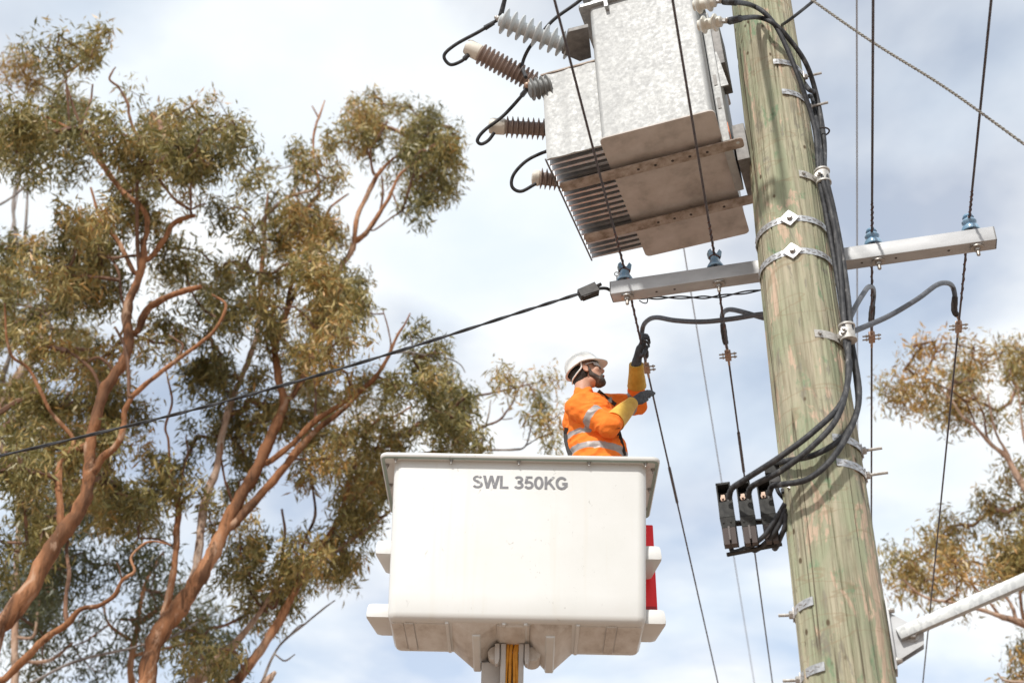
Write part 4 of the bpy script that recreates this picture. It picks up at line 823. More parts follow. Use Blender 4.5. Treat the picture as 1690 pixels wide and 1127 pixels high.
def pick(c):
    dn, tn = segd(c, shN, elN); df, tf = segd(c, shF, elF); d2, t2 = segd(c, elN, wrN)
    if dn < .105 and tn > .12 and dn < d2+.01: return 1 if .44 < tn < .62 else 0
    if d2 < .10 and t2 > .05: return 0
    if df < .10 and tf > .45: return 1 if .62 < tf < .86 else 0
    zz = c.z-.14*(c.x-W(980, 730).x)*(-.25)
    if abs(zz-zlo) < .024: return 1
    if abs(zz-zhi) < .023 and c.x < W(972, 700).x: return 1
    return 0
shirt = solid(st, 'shirt', [ORANGE, REFL], per, .0065, 8, .011, pick)
tr_ = MB(); tr_.ball(pelv+Vector((0, 0, -.12)), (.17, .18, .13))
for h_, f_ in ((hipN, fN), (hipF, fF)):
    kn = h_.lerp(f_, .5)+Vector((.04, 0, 0)); tr_.capsule(h_, kn, .105, .08); tr_.capsule(kn, f_+Vector((0, 0, .1)), .078, .07)
solid(tr_, 'trousers', NAVY, per, .015, 4)
for f_ in (fN, fF):
    bt = MB(); bt.capsule(f_+Vector((-.05, 0, .055)), f_+Vector((.16, 0, .048)), .054, .047); bt.capsule(f_+Vector((-.03, 0, .06)), f_+Vector((-.03, 0, .16)), .055, .06); solid(bt, 'boot', HARN, per, .012, 2)
# gauntlets
for a, e, r0, r1, t0, t1 in ((elN, wrN, .076, .047, .20, 1.06), (elF, wrF, .070, .053, .45, 1.0)):
    p0 = a.lerp(e, t0); p1 = a.lerp(e, t1); M = zto(p0, p1-p0); L = (p1-p0).length
    MB().lathe([(r0*.9, .004), (r0, 0), (r0*1.02, .012), (r0*.985, .02), (r0*.93, L*.3), (r0*.80+.002, L*.6), (r1*1.02, L*.9), (r1, L), (r1*.85, L)], M, 24).build('gauntlet', LEATH, per, smooth=True)
# near glove: fingers together, stretched towards the wire
def glove(wr, kn, lat, fing, thumb, name='glove'):
    g_ = MB(); g_.capsule(wr-(kn-wr)*.1, wr.lerp(kn, .3), .038, .036); g_.capsule(wr, kn, .036, .030)
    for k_ in (-1.2, -.4, .4, 1.2): g_.capsule(wr.lerp(kn, .25)+lat*k_*.013, kn+lat*k_*.021, .024, .0165)
    for k_, ch in zip((-1.35, -.45, .45, 1.35), fing):
        p = kn+lat*k_*.0195; r = .0135
        for q in ch: g_.capsule(p, q, r, r*.9); p = q; r *= .9
    p = thumb[0]; r = .0165
    for q in thumb[1:]: g_.capsule(p, q, r, r*.88); p = q; r *= .88
    return solid(g_, name, GLOVE, per, .0055, 2)
knN = W(1058, 655, .0); lat = Vector((.1, -.35, .9)).normalized()
tips = []
for i_, (tx, ty, d_) in enumerate(((1072, 655, .10), (1078, 652, .13), (1080, 649, .15), (1076, 646, .14))):
    mid = W((1058+tx)/2+1, (655+ty)/2-3+(1.5-i_)*1.2, (.0+d_)/2); tips.append([mid, W(tx, ty, d_)])
glove(wrN, knN, lat, tips, [wrN.lerp(knN, .35)+Vector((0, -.02, -.022)), W(1059, 664, -.02), W(1068, 659, .04)])
knF = W(1056, 575, -.05); latF = Vector((.35, -.75, -.15)).normalized()
tipsF = []
for i_, (mx_, my_, tx, ty) in enumerate(((1060, 560, 1070, 566), (1061, 556, 1071, 560), (1061, 553, 1070, 556), (1060, 552, 1068, 553))):
    d_ = -.09+.012*i_; tipsF.append([W(mx_, my_, d_-.02), W(tx, ty, d_), W(tx+1, ty+6, d_+.02)])
glove(wrF, knF, latF, tipsF, [wrF.lerp(knF, .4)+Vector((.02, -.02, 0)), W(1062, 585, -.09), W(1068, 573, -.08)])
# harness straps laid on the shirt
from mathutils.bvhtree import BVHTree
bvh = BVHTree.FromPolygons([v.co for v in shirt.data.vertices], [p.vertices for p in shirt.data.polygons])
def onshirt(x, y, dy):
    d = V(ray(x, y)).normalized(); h = bvh.ray_cast(V(CAM), d)
    return h[0]-d*.006 if h[0] else W(x, y, dy)
def ribbon(pts, wd, name, dy):
    P = [onshirt(x, y, dy) for x, y in pts]; vs = []
    for i in range(len(P)):
        t = (P[min(i+1, len(P)-1)]-P[max(i-1, 0)]).normalized(); sd = t.cross(V(ray(990, 690)).normalized()).normalized(); vd = V(ray(990, 690)).normalized()
        vs += [P[i]+sd*wd/2, P[i]-sd*wd/2, P[i]-sd*wd/2+vd*.008, P[i]+sd*wd/2+vd*.008]
    k = len(P); MB().add(vs, [(i*4+j, i*4+(j+1) % 4, i*4+4+(j+1) % 4, i*4+4+j) for i in range(k-1) for j in range(4)]+[(0, 1, 2, 3), (k*4-1, k*4-2, k*4-3, k*4-4)]).build(name, HARN, per)
ribbon([(987, 645), (993, 650), (1000, 656), (1008, 662), (1016, 668)], .030, 'harness_strap', .0)
ribbon([(1019, 707), (1022, 718), (1025, 730), (1028, 742), (1030, 752)], .034, 'harness_strap', -.05)
ribbon([(937, 706), (935, 716), (936, 728), (939, 740), (943, 752)], .045, 'harness_strap', .0)
MB().box(onshirt(1006, 660, 0), (.035, .02, .04)).build('harness_buckle', STEEL, per, bevel=.004)
# ------------------------------------------------------------------ gum trees
def bark(name, cols):
    m = mat(name, (.4, .25, .17), .8, 0, .2); nt = m.node_tree; b = nt.nodes['Principled BSDF']; tc = N('ShaderNodeTexCoord', nt); O = tc.outputs['Object']
    a = noise(nt, O, 1.6, 6, (1, 1, .35), .65, .6); c = R_(nt, a, [(.32, cols[0]), (.46, cols[1]), (.58, cols[2]), (.72, cols[3])])
    f = noise(nt, O, 16, 5, (1, 1, .25), .7); c = mixc(nt, R_(nt, f, [(.32, (.6, .6, .6)), (.5, (0, 0, 0))]), c, tuple(x*.45 for x in cols[0]))
    pz = noise(nt, O, 4.5, 6, (1, 1, .22), .7, .8, (4, 4, 4)); c = mixc(nt, R_(nt, pz, [(.54, (0, 0, 0)), (.60, (.75, .75, .75))]), c, tuple(x*.6 for x in cols[0])); pw = noise(nt, O, 3.5, 6, (1, 1, .3), .7, .8, (9, 1, 6)); c = mixc(nt, R_(nt, pw, [(.58, (0, 0, 0)), (.64, (.7, .7, .7))]), c, cols[3]); nt.links.new(c, b.inputs['Base Color']); bp = N('ShaderNodeBump', nt); bp.inputs['Strength'].default_value = .9; bp.inputs['Distance'].default_value = .03
    nt.links.new(f, bp.inputs['Height']); nt.links.new(bp.outputs[0], b.inputs['Normal']); return m
BARKR = bark('red_gum_bark', [(.12, .06, .033), (.28, .125, .058), (.42, .205, .105), (.48, .32, .22)])
BARKP = bark('pale_gum_bark', [(.22, .14, .10), (.42, .27, .19), (.52, .38, .29), (.50, .43, .37)])
BARKT = bark('dark_limb_bark', [(.075, .042, .028), (.15, .08, .05), (.24, .13, .08), (.30, .20, .15)])
BARKG = bark('grey_dead_bark', [(.12, .10, .09), (.24, .21, .19), (.33, .29, .26), (.30, .22, .17)])
TWIG = mat('twig_bark', (.17, .10, .07), .85, var=(3, 3, [(.35, (.12, .072, .05)), (.65, (.28, .155, .10))]))
def leafmat(name, stops):
    m = bpy.data.materials.new(name); m.use_nodes = True; nt = m.node_tree; nt.nodes.clear(); o = N('ShaderNodeOutputMaterial', nt)
    at_ = N('ShaderNodeAttribute', nt); at_.attribute_name = 'tint'; c = R_(nt, at_.outputs['Fac'], stops)
    p = N('ShaderNodeBsdfPrincipled', nt); p.inputs['Roughness'].default_value = .42; p.inputs['Specular IOR Level'].default_value = .5; nt.links.new(c, p.inputs['Base Color'])
    t = N('ShaderNodeBsdfTranslucent', nt); nt.links.new(mixc(nt, .5, c, (.20, .20, .04)), t.inputs[0]); mx = N('ShaderNodeMixShader', nt); mx.inputs[0].default_value = .25
    nt.links.new(p.outputs[0], mx.inputs[1]); nt.links.new(t.outputs[0], mx.inputs[2]); nt.links.new(mx.outputs[0], o.inputs[0]); return m
LEAF = leafmat('gum_leaf', [(.0, (.085, .080, .029)), (.3, (.20, .178, .062)), (.52, (.36, .295, .110)), (.70, (.49, .36, .14)), (.80, (.48, .265, .08)), (1.0, (.54, .30, .10))])
LEAFR = leafmat('ochre_gum_leaf', [(.0, (.10, .088, .032)), (.35, (.20, .17, .06)), (.62, (.34, .27, .10)), (.80, (.44, .29, .10)), (1.0, (.50, .27, .09))])
LEAF_SHADE = leafmat('shaded_gum_leaf', [(.0, (.040, .050, .026)), (.5, (.085, .092, .045)), (.85, (.14, .13, .06)), (1.0, (.22, .14, .06))])  # darker copy of the gum leaf, background shade put into the colour
def rotate_rand(n, droop, rng):
    d = rng.normal(size=(n, 3))*np.array([1, 1, .75]); d[:, 2] -= droop; d /= np.linalg.norm(d, axis=1)[:, None]; return d
def leaves(centers, per, rad_, leaf, rng, droop=1.1, tintbase=None):
    n = len(centers)*per; ci = np.repeat(np.arange(len(centers)), per); c = centers[ci]
    sz = rng.uniform(.7, 1.3, len(centers))[ci][:, None]
    off = np.clip(rng.normal(size=(n, 3)), -1.7, 1.7)*np.array([.52, .52, .62])*rad_*sz; off[:, 2] -= .12*rad_
    base = c+off; d = rotate_rand(n, droop, rng)
    L = leaf*rng.uniform(.5, 1.4, n)[:, None]; wd = L*rng.uniform(.15, .23, n)[:, None]
    r = rng.normal(size=(n, 3)); s = np.cross(d, r); s /= np.linalg.norm(s, axis=1)[:, None]; nn = np.cross(d, s); bend = rng.uniform(-.12, .12, n)[:, None]*L
    v = np.empty((n, 4, 3)); v[:, 0] = base; v[:, 1] = base+d*L*.42+s*wd*.5+nn*bend; v[:, 2] = base+d*L; v[:, 3] = base+d*L*.42-s*wd*.5+nn*bend
    tb = (rng.random(len(centers))*.5+.2 if tintbase is None else tintbase)[ci]; tint = np.clip(tb+rng.normal(size=n)*.16, 0, 1)
    return v, tint
def leafobj(name, v, tint, m, parent):
    n = len(v); me = bpy.data.meshes.new(name); me.vertices.add(n*4); me.vertices.foreach_set('co', v.reshape(-1).astype(np.float32))
    me.loops.add(n*4); me.loops.foreach_set('vertex_index', np.arange(n*4, dtype=np.int32)); me.polygons.add(n); me.polygons.foreach_set('loop_start', np.arange(n, dtype=np.int32)*4)
    a = me.attributes.new('tint', 'FLOAT', 'FACE'); a.data.foreach_set('value', tint.astype(np.float32)); me.materials.append(m); me.update(calc_edges=True)
    o = link(name, me, parent); o['kind'] = 'stuff'; return o
NLEAF = 0; KS = 6
def tree(name, label, Y, limbs, cells, lm, bk, seed, sub=1.4, per=92, leaf=.135, rad_=.20, spread=1.1, group='gum trees', base=None, tb=(.12, .82)):
    global NLEAF
    rng = np.random.default_rng(seed); SK = []; SP = []; LV = []; t = None; trunkmb = MB(); branches = []
    for li, lb in enumerate(limbs):
        opts = lb[0] if isinstance(lb[0], dict) else {}; pts = lb[1:] if opts else lb
        Yc = Y; x0, y0 = pts[0][:2]
        if SK and not opts.get('free'):
            dd = [math.hypot(q[0]-x0, q[1]-y0) for q in SP]; j = int(np.argmin(dd))
            if dd[j] < 45: Yc = SK[j][1]; 
        plen = sum(math.hypot(pts[i+1][0]-pts[i][0], pts[i+1][1]-pts[i][1]) for i in range(len(pts)-1))
        dY = opts.get('dY', rng.uniform(-1, 1)*plen/320); P = []; r = []; s_ = 0
        for i, q in enumerate(pts):
            if i: s_ += math.hypot(q[0]-pts[i-1][0], q[1]-pts[i-1][1])
            yy = Yc+dY*s_/plen; p = atY(q[0], q[1], yy); P.append(p); r.append(q[2]/2*zc(p)/FPX)
        if SK and not opts.get('free') and dd[j] < 45: P.insert(0, np.array(SK[j])); r.insert(0, min(r[0], SP[j][2]*.9)); 
        if 'root' in opts:     # continue below the frame to the ground
            g_ = np.array([P[0][0]+opts['root'], Y, -.15]); a = P[0]; P = [g_, lerp(g_, a, .35)+np.array([.1, 0, 0]), lerp(g_, a, .7)]+P; r = [r[0]*1.6, r[0]*1.3, r[0]*1.12]+r
        S4 = np.array([list(p)+[q] for p, q in zip(P, r)]); sp = np.array(spline(S4, 5)); sp[:, 3] = np.maximum(sp[:, 3], .004)
        wob = .35*sp[:, 3][:, None]*np.stack([np.sin(np.arange(len(sp))*1.3+li), np.cos(np.arange(len(sp))*1.7+2*li), np.zeros(len(sp))], 1); sp[:, :3] += wob*.22
        nn = 12 if sp[:, 3].max() > .05 else 7; ks = np.arange(len(sp)); sp[:, 3] *= 1+.07*np.sin(ks*.9+li)+.06*np.sin(ks*2.3+3*li)
        (trunkmb if li == 0 else MB())  # each limb its own part
        branches.append((sp, nn, opts))
        for q in sp[1:]:
            d = q[:3]-CAM; z = d@FW; SK.append(q[:3].copy()); LV.append(not (opts.get('bark') is BARKG or opts.get('dead'))); SP.append((845+FPX*(d@RT)/z, 563.5-FPX*(d@UP)/z, q[3]))
    root = branches[0][0][0, :3]
    t = thing(name, (root[0], root[1], 0), label, 'tree', group)
    for i, (sp, nn, opts) in enumerate(branches):
        MB().tube(sp[:, :3], list(sp[:, 3]), nn).build('trunk' if i == 0 else 'branch', opts.get('bark', bk if max(sp[:, 3]) > .032 else BARKT), t, smooth=True)
    # foliage clumps
    cen = []
    for c in cells:
        x0, x1, y0, y1, dens = c[:5]; mg = min(9, (x1-x0)*.2); x0 += mg; x1 -= mg; dy = c[5] if len(c) > 5 else 0; ns = max(1, int(rng.poisson((x1-x0)*(y1-y0)*dens/8*sub/420/KS)))
        for _ in range(ns):
            c0 = atY(rng.uniform(x0, x1), rng.uniform(y0, y1), Y+.65+dy+np.clip(rng.normal(), -1.8, 1.8)*spread)
            for _k in range(KS if x1-x0 > 40 else 3): cen.append(c0+np.clip(rng.normal(size=3), -1.6, 1.6)*np.array([.20, .22, .13]))
    cen = np.array(cen); n = len(cen); sk = np.array(SK); skr = np.array([q[2] for q in SP]); ok = (skr < .16) & np.array(LV); sk = sk[ok]
    # grow twigs: nearest-neighbour tree from the limbs through the clumps
    best = np.full(n, 1e9); par = np.full(n, -1); parp = np.zeros((n, 3))
    for i in range(n):
        d = np.linalg.norm(sk-cen[i], axis=1)+.5*np.maximum(0, sk[:, 2]-cen[i, 2]); j = d.argmin(); best[i] = d[j]*1.12; parp[i] = sk[j]
    done = np.zeros(n, bool); order = []
    for _ in range(n):
        i = int(np.where(done, 1e9, best).argmin()); done[i] = True; order.append(i)
        d = np.linalg.norm(cen-cen[i], axis=1)+.4*np.maximum(0, cen[i, 2]-cen[:, 2]); m = (~done) & (d < best); best[m] = d[m]; par[m] = i; parp[m] = cen[i]
    cnt = np.ones(n)
    for i in order[::-1]:
        if par[i] >= 0: cnt[par[i]] += cnt[i]
    tw = MB()
    for i in order:
        a, b_ = parp[i], cen[i]; L = np.linalg.norm(b_-a); r = .0072*cnt[i]**.44; r0 = r*1.25
        m1 = lerp(a, b_, .35)+rng.normal(size=3)*.07*L; m2 = lerp(a, b_, .7)+rng.normal(size=3)*.07*L+np.array([0, 0, .03*L])
        tw.tube([a, m1, m2, b_], [r0, r*1.1, r, r*.8], 5, cap=False)
    tw.build('twigs', TWIG, t, smooth=True)['kind'] = 'stuff'
    # colour drifts over the crown in broad patches
    ph = rng.uniform(0, 6, 3); big = .5+.25*(np.sin(cen[:, 0]*1.9+ph[0])+np.sin(cen[:, 2]*1.6+cen[:, 1]+ph[1])); tbv = tb[0]+(tb[1]-tb[0])*np.clip(big*.6+rng.random(n)*.4, 0, 1)
    v, tint = leaves(cen, per, rad_, leaf, rng, tintbase=tbv); leafobj('crown', v, tint, lm, t); NLEAF += len(v); return t

def rows(spec, dyfun=None, hh=20):   # (y, [(x0,x1,dens[,dy])...])
    o = []
    for y, iv in spec:
        for q in iv: o.append((q[0], q[1], y-hh, y+hh, q[2]) + ((q[3],) if len(q) > 3 else ()))
    return o
# tree A: big red limbs at the left edge
limbsA = [
 [{'root': .35, 'dY': .3}, (-14, 1062, 30), (8, 1026, 31), (49, 973, 30), (81, 912, 28), (102, 882, 27), (125, 851, 26), (142, 817, 22), (146, 791, 20), (148, 757, 19), (150, 723, 18), (158, 694, 18), (170, 649, 19), (188, 621, 18), (206, 593, 17), (213, 564, 16), (209, 529, 17), (213, 497, 15), (227, 465, 12), (236, 433, 12), (237, 401, 11)],
 [{'dY': -.4}, (227, 546, 11), (241, 514, 13), (263, 497, 11), (295, 483, 10), (332, 473, 8)],
 [{'dY': .5}, (102, 867, 12), (99, 829, 12), (97, 776, 11), (110, 746, 12), (129, 741, 13), (144, 735, 12)],
 [(122, 735, 8), (117, 717, 7), (85, 681, 6), (64, 639, 6), (46, 607, 5), (21, 589, 5), (11, 557, 4), (8, 500, 3)],
 [{'dY': -.6}, (157, 776, 14), (167, 757, 13), (193, 734, 11), (204, 704, 10), (206, 678, 9), (220, 653, 9), (248, 628, 8), (287, 598, 7), (337, 561, 6), (358, 539, 5), (373, 504, 5), (350, 486, 3)],
 [(213, 652, 7), (212, 610, 6), (205, 570, 5), (190, 540, 4)],
 [(248, 426, 10), (270, 397, 9), (287, 369, 9), (312, 358, 8), (322, 356, 6)],
 [(313, 346, 5), (287, 328, 5), (253, 283, 5), (234, 258, 4), (228, 232, 3)],
 [(315, 344, 4), (316, 300, 4), (330, 285, 3), (345, 277, 3)], [(318, 345, 3), (330, 338, 3), (340, 337, 2)],
 [(236, 401, 11), (243, 380, 9), (238, 348, 9), (204, 318, 9), (184, 293, 9), (159, 258, 11), (139, 229, 9), (107, 209, 6), (80, 196, 4)],
 [(150, 245, 6), (134, 209, 5), (122, 179, 4), (110, 140, 3)], [(134, 205, 4), (149, 169, 4), (153, 140, 3)], [(139, 229, 6), (118, 214, 4), (112, 170, 4), (108, 120, 3)],
 [{'dead': 1}, (229, 440, 7), (226, 340, 6), (229, 278, 6), (237, 240, 6), (222, 216, 5), (213, 190, 5), (211, 172, 5), (196, 145, 4), (181, 132, 4), (186, 118, 3), (191, 111, 2)],
 [(231, 422, 6), (209, 423, 5), (185, 426, 5), (156, 420, 3)], [(222, 450, 8), (204, 415, 8), (192, 394, 8), (170, 369, 7), (160, 345, 5), (150, 310, 4)],
 [(291, 595, 4), (302, 571, 4), (290, 560, 3), (278, 552, 2)], [(205, 505, 5), (199, 480, 5), (196, 450, 5), (180, 420, 4)],
 [{'free': 1, 'dY': -.4, 'root': .6}, (-20, 1150, 13), (8, 1120, 12), (49, 1079, 13), (76, 1052, 11), (110, 1030, 11), (133, 1005, 8), (163, 999, 7), (189, 982, 7), (201, 958, 6), (222, 942, 5), (216, 920, 4), (235, 899, 4), (254, 893, 3), (282, 899, 2.5)],
 [(110, 1026, 8), (108, 992, 7), (114, 946, 7), (110, 912, 6), (112, 893, 5)], [(201, 955, 3), (196, 935, 3), (192, 928, 2)],
 [(188, 618, 5), (178, 600, 5), (160, 590, 5), (140, 600, 3)], [(165, 665, 6), (158, 620, 5), (130, 590, 4), (110, 580, 3)], [(165, 640, 5), (150, 610, 4), (120, 585, 3)]]
cellsA = rows([(48, [(95, 150, 7)]), (75, [(60, 172, 8)]), (98, [(42, 185, 8)]), (125, [(15, 190, 8)]), (160, [(0, 195, 8)]), (195, [(-20, 195, 7), (225, 270, 6), (305, 362, 7)]), (225, [(-20, 150, 7), (212, 385, 8), (390, 415, 2)]), (260, [(-20, 90, 4), (100, 205, 5), (212, 378, 8), (385, 425, 3)]),
 (300, [(110, 235, 6), (270, 330, 2), (396, 410, 1)]), (340, [(80, 275, 6)]), (380, [(70, 262, 7)]), (420, [(0, 60, 4), (70, 225, 7)]), (460, [(0, 200, 7), (205, 225, 3)]), (500, [(0, 195, 7, .6)]), (540, [(0, 190, 7, .8), (235, 300, 5, .8)]), (580, [(0, 190, 6, 1), (225, 290, 5, 1)]),
 (620, [(60, 250, 6, 1.2)]), (660, [(0, 255, 7, 1.2)]), (700, [(0, 265, 8, 1.2)]), (740, [(0, 258, 8, 1.3)]), (780, [(0, 240, 8, 1.3)]), (820, [(0, 220, 8, 1.4)]), (860, [(0, 180, 6, 1.5)]), (900, [(0, 120, 5, 1.6)])])
tree('gum_tree', 'leftmost tall red-limbed gum tree rising above the left edge of the photo', 13.5, limbsA, cellsA, LEAF, BARKR, 11)
# tree B: middle trunk with the forked crown
limbsB = [
 [{'root': -.3, 'dY': .6}, (236, 1160, 30), (242, 1127, 30), (248, 1083, 28), (263, 1045, 31), (290, 1011, 32), (314, 976, 28), (333, 946, 26), (352, 912, 24), (371, 870, 22), (394, 825, 21), (417, 787, 20), (432, 757, 19), (449, 716, 18), (459, 694, 16), (469, 663, 14), (461, 632, 13), (455, 591, 12), (450, 557, 11), (438, 519, 11), (430, 477, 9), (433, 435, 8), (438, 367, 5), (442, 320, 3)],
 [{'dY': .9}, (472, 660, 10), (483, 653, 10), (500, 625, 10), (513, 594, 9), (519, 560, 9), (532, 505, 10), (557, 449, 10), (577, 420, 10), (584, 403, 9), (589, 360, 8), (607, 321, 8), (621, 293, 8), (639, 271, 5), (664, 250, 4), (690, 225, 3)],
 [(588, 398, 9), (607, 381, 9), (628, 349, 7), (643, 325, 6), (657, 293, 5), (675, 275, 4), (700, 262, 3)], [(616, 285, 5), (611, 250, 4), (621, 232, 4), (640, 200, 3)], [(612, 380, 3), (621, 378, 3), (648, 358, 3), (660, 351, 3), (683, 331, 2)], [(628, 345, 4), (632, 320, 4), (630, 290, 3)],
 [(648, 320, 3), (661, 350, 3), (668, 335, 2)],
 [{'dY': -.8}, (442, 763, 11), (483, 732, 9), (517, 697, 10), (558, 670, 8), (589, 649, 8), (620, 622, 8), (641, 588, 6), (654, 557, 5), (668, 535, 3), (677, 517, 2)], [(520, 690, 5), (521, 650, 4), (517, 610, 4)], [(588, 650, 4), (580, 630, 3), (583, 610, 3)],
 [{'dY': .3}, (383, 867, 16), (401, 848, 15), (432, 814, 14), (462, 780, 13), (492, 742, 13), (524, 708, 10), (565, 677, 8), (590, 652, 6)],
 [{'bark': 1, 'dY': .5}, (272, 1012, 14), (284, 958, 11), (290, 912, 10), (292, 870, 11), (295, 833, 10), (283, 812, 5), (280, 764, 4), (278, 727, 4), (273, 703, 4), (284, 664, 4), (277, 625, 3), (272, 600, 2)], [(295, 835, 6), (308, 820, 5), (322, 812, 5)], [(290, 905, 4), (262, 890, 4), (228, 888, 3)], [(296, 830, 4), (302, 780, 4), (310, 745, 3), (306, 720, 2)],
 [{'bark': 2, 'dY': 1.2}, (318, 960, 14), (325, 930, 14), (330, 889, 13), (335, 844, 14), (345, 806, 14), (358, 772, 12), (365, 727, 11), (376, 681, 12), (387, 649, 10), (400, 620, 9), (414, 584, 9), (428, 530, 7), (420, 480, 5)],
 [{'dY': -.4}, (383, 825, 5), (374, 800, 5), (371, 791, 4), (365, 757, 4), (366, 730, 3)],
 [{'bark': 3, 'free': 1, 'dY': .6}, (40, 1132, 5), (64, 1120, 5), (106, 1098, 5), (152, 1083, 5), (208, 1071, 4), (242, 1062, 4), (280, 1052, 4), (326, 1026, 3)],
 [{'bark': 2}, (440, 420, 5), (433, 368, 6), (446, 350, 6), (465, 333, 6), (483, 323, 6), (518, 314, 4)], [{'dY': .8}, (459, 560, 7), (480, 500, 7), (505, 440, 7), (520, 410, 7), (536, 367, 6), (543, 346, 5), (554, 335, 4), (575, 320, 3)],
 [{'dY': .8, 'dead': 1}, (470, 520, 7), (490, 430, 7), (504, 356, 7), (515, 335, 6), (527, 317, 6), (524, 290, 5), (519, 270, 4), (517, 232, 4), (522, 205, 4), (527, 193, 4), (532, 178, 3), (536, 166, 2)], [{'dead': 1}, (526, 195, 3), (520, 184, 3), (515, 175, 2)], [{'bark': 2}, (505, 350, 4), (487, 320, 5), (489, 295, 5), (487, 275, 3)],
 [{'bark': 3}, (655, 582, 4), (672, 581, 4), (702, 586, 4), (725, 590, 3), (744, 593, 2.5), (760, 602, 2), (768, 615, 1.5)], [(702, 586, 2.5), (720, 583, 2), (732, 582, 1.5)], [(641, 588, 4), (645, 570, 3), (640, 540, 2.5), (632, 512, 2)]]
for l in limbsB:
    if isinstance(l[0], dict) and 'bark' in l[0]: l[0]['bark'] = {1: BARKR, 2: BARKP, 3: BARKG}[l[0]['bark']]
cellsB = rows([(180, [(590, 660, 8, .9)]), (205, [(560, 715, 8, .9)]), (235, [(560, 600, 3, .9), (625, 735, 8, .9)]), (262, [(452, 485, 5, .5), (530, 550, 3, .5), (650, 742, 7, .9)]), (295, [(455, 620, 7, .5), (672, 745, 6, .9)]), (325, [(460, 600, 6, .5), (690, 735, 3, .9)]), (345, [(655, 690, 2, .9), (365, 395, 2)]),
 (360, [(435, 560, 6, .5)]), (385, [(300, 410, 8), (425, 560, 8, .3)]), (420, [(285, 420, 8), (420, 555, 8, .2)]), (460, [(292, 420, 7), (420, 590, 8)]), (500, [(300, 375, 4), (385, 610, 8)]), (540, [(335, 400, 3), (405, 640, 8, -.2)]), (580, [(345, 400, 4), (402, 650, 8), (655, 700, 5, -.5)]),
 (620, [(305, 400, 5), (402, 600, 6, .6), (610, 715, 6, -.3)]), (660, [(335, 480, 6, .7), (490, 560, 5, .8), (565, 640, 3, .5)]), (700, [(300, 415, 5, .9), (425, 560, 5, 1)]), (740, [(290, 430, 5, 1.2), (480, 560, 4, 1.3)]), (780, [(262, 330, 5, 1.2), (385, 450, 5, 1.3)]), (820, [(240, 300, 4, 1.3), (350, 440, 4, 1.3)]), (850, [(205, 270, 4, 1.3)]), (880, [(360, 430, 4, 1.4)])])
tree('gum_tree', 'middle gum tree with a thick orange trunk forking behind the service cable', 15.0, limbsB, cellsB, LEAF, BARKR, 12)
# tree C: slender trunks leaning right behind the bucket
limbsC = [
 [{'root': -.8, 'dY': .5}, (372, 1160, 17), (394, 1120, 16), (428, 1075, 15), (462, 1022, 14), (492, 965, 12), (500, 946, 11), (523, 912, 9), (553, 867, 8), (591, 821, 7), (640, 770, 5)],
 [{'free': 1, 'root': -.6, 'bark': BARKP}, (310, 1150, 19), (330, 1120, 18), (360, 1086, 17), (386, 1064, 14), (417, 1026, 9), (439, 995, 7), (462, 950, 5), (480, 900, 4)],
 [{'bark': BARKP}, (502, 944, 8), (530, 927, 7), (576, 893, 6), (629, 855, 5), (670, 820, 4)], [(560, 858, 7), (575, 800, 8), (590, 750, 8), (603, 721, 8), (627, 690, 7), (651, 687, 4), (680, 670, 3)],
 [(640, 770, 5), (690, 750, 5), (752, 742, 4), (775, 722, 4), (792, 706, 4), (823, 694, 4), (838, 676, 3), (847, 663, 3), (854, 645, 2.5), (870, 625, 2)], [{'bark': BARKG}, (800, 705, 3), (806, 687, 3), (810, 660, 2)], [{'bark': BARKG}, (752, 742, 4), (800, 742, 4), (845, 742, 4), (867, 736, 3), (877, 702, 2), (880, 690, 2)], [{'bark': BARKG}, (832, 692, 2), (846, 690, 2)], [(867, 736, 2), (890, 722, 2), (910, 715, 1.5)],
 [{'bark': BARKG, 'free': 1}, (425, 1150, 7), (439, 1109, 5), (462, 1064, 4), (507, 1026, 3.5), (535, 1003, 3), (553, 990, 2)], [{'bark': BARKG}, (455, 1080, 3), (470, 1090, 3), (487, 1079, 2)], [{'bark': BARKG}, (470, 1056, 2.5), (490, 1035, 2), (500, 1029, 2)], [{'bark': BARKP, 'free': 1}, (418, 1160, 20), (440, 1125, 16), (455, 1108, 5)],
 [(455, 1000, 6), (462, 940, 6), (470, 880, 5), (465, 840, 4)], [(492, 960, 6), (500, 900, 5), (520, 850, 5), (515, 800, 4)], [(440, 1010, 5), (415, 980, 4), (400, 930, 4), (395, 880, 3)], [(545, 880, 5), (590, 860, 4), (640, 850, 3)]]
cellsC = rows([(595, [(690, 715, 3)]), (625, [(715, 770, 3), (834, 846, 1), (872, 898, 4)]), (655, [(600, 640, 4), (655, 770, 6), (866, 900, 5)]), (690, [(560, 690, 6), (700, 785, 5), (900, 918, 2)]), (725, [(560, 690, 6), (700, 780, 5), (897, 922, 3)]), (760, [(490, 700, 7), (700, 790, 6)]), (800, [(470, 660, 8)]), (840, [(430, 640, 8)]), (880, [(400, 610, 8, .3)]), (915, [(375, 580, 7, .5), (600, 620, 2)]), (950, [(370, 545, 7, .6)]), (985, [(390, 515, 6, .6)]), (1020, [(400, 480, 4, .8)]), (1055, [(300, 380, 5, .8)]), (1095, [(285, 370, 5, .8)])])
tree('gum_tree', 'slender gum tree leaning right behind the bucket with bare dead twigs below', 16.5, limbsC, cellsC, LEAF, BARKR, 13)
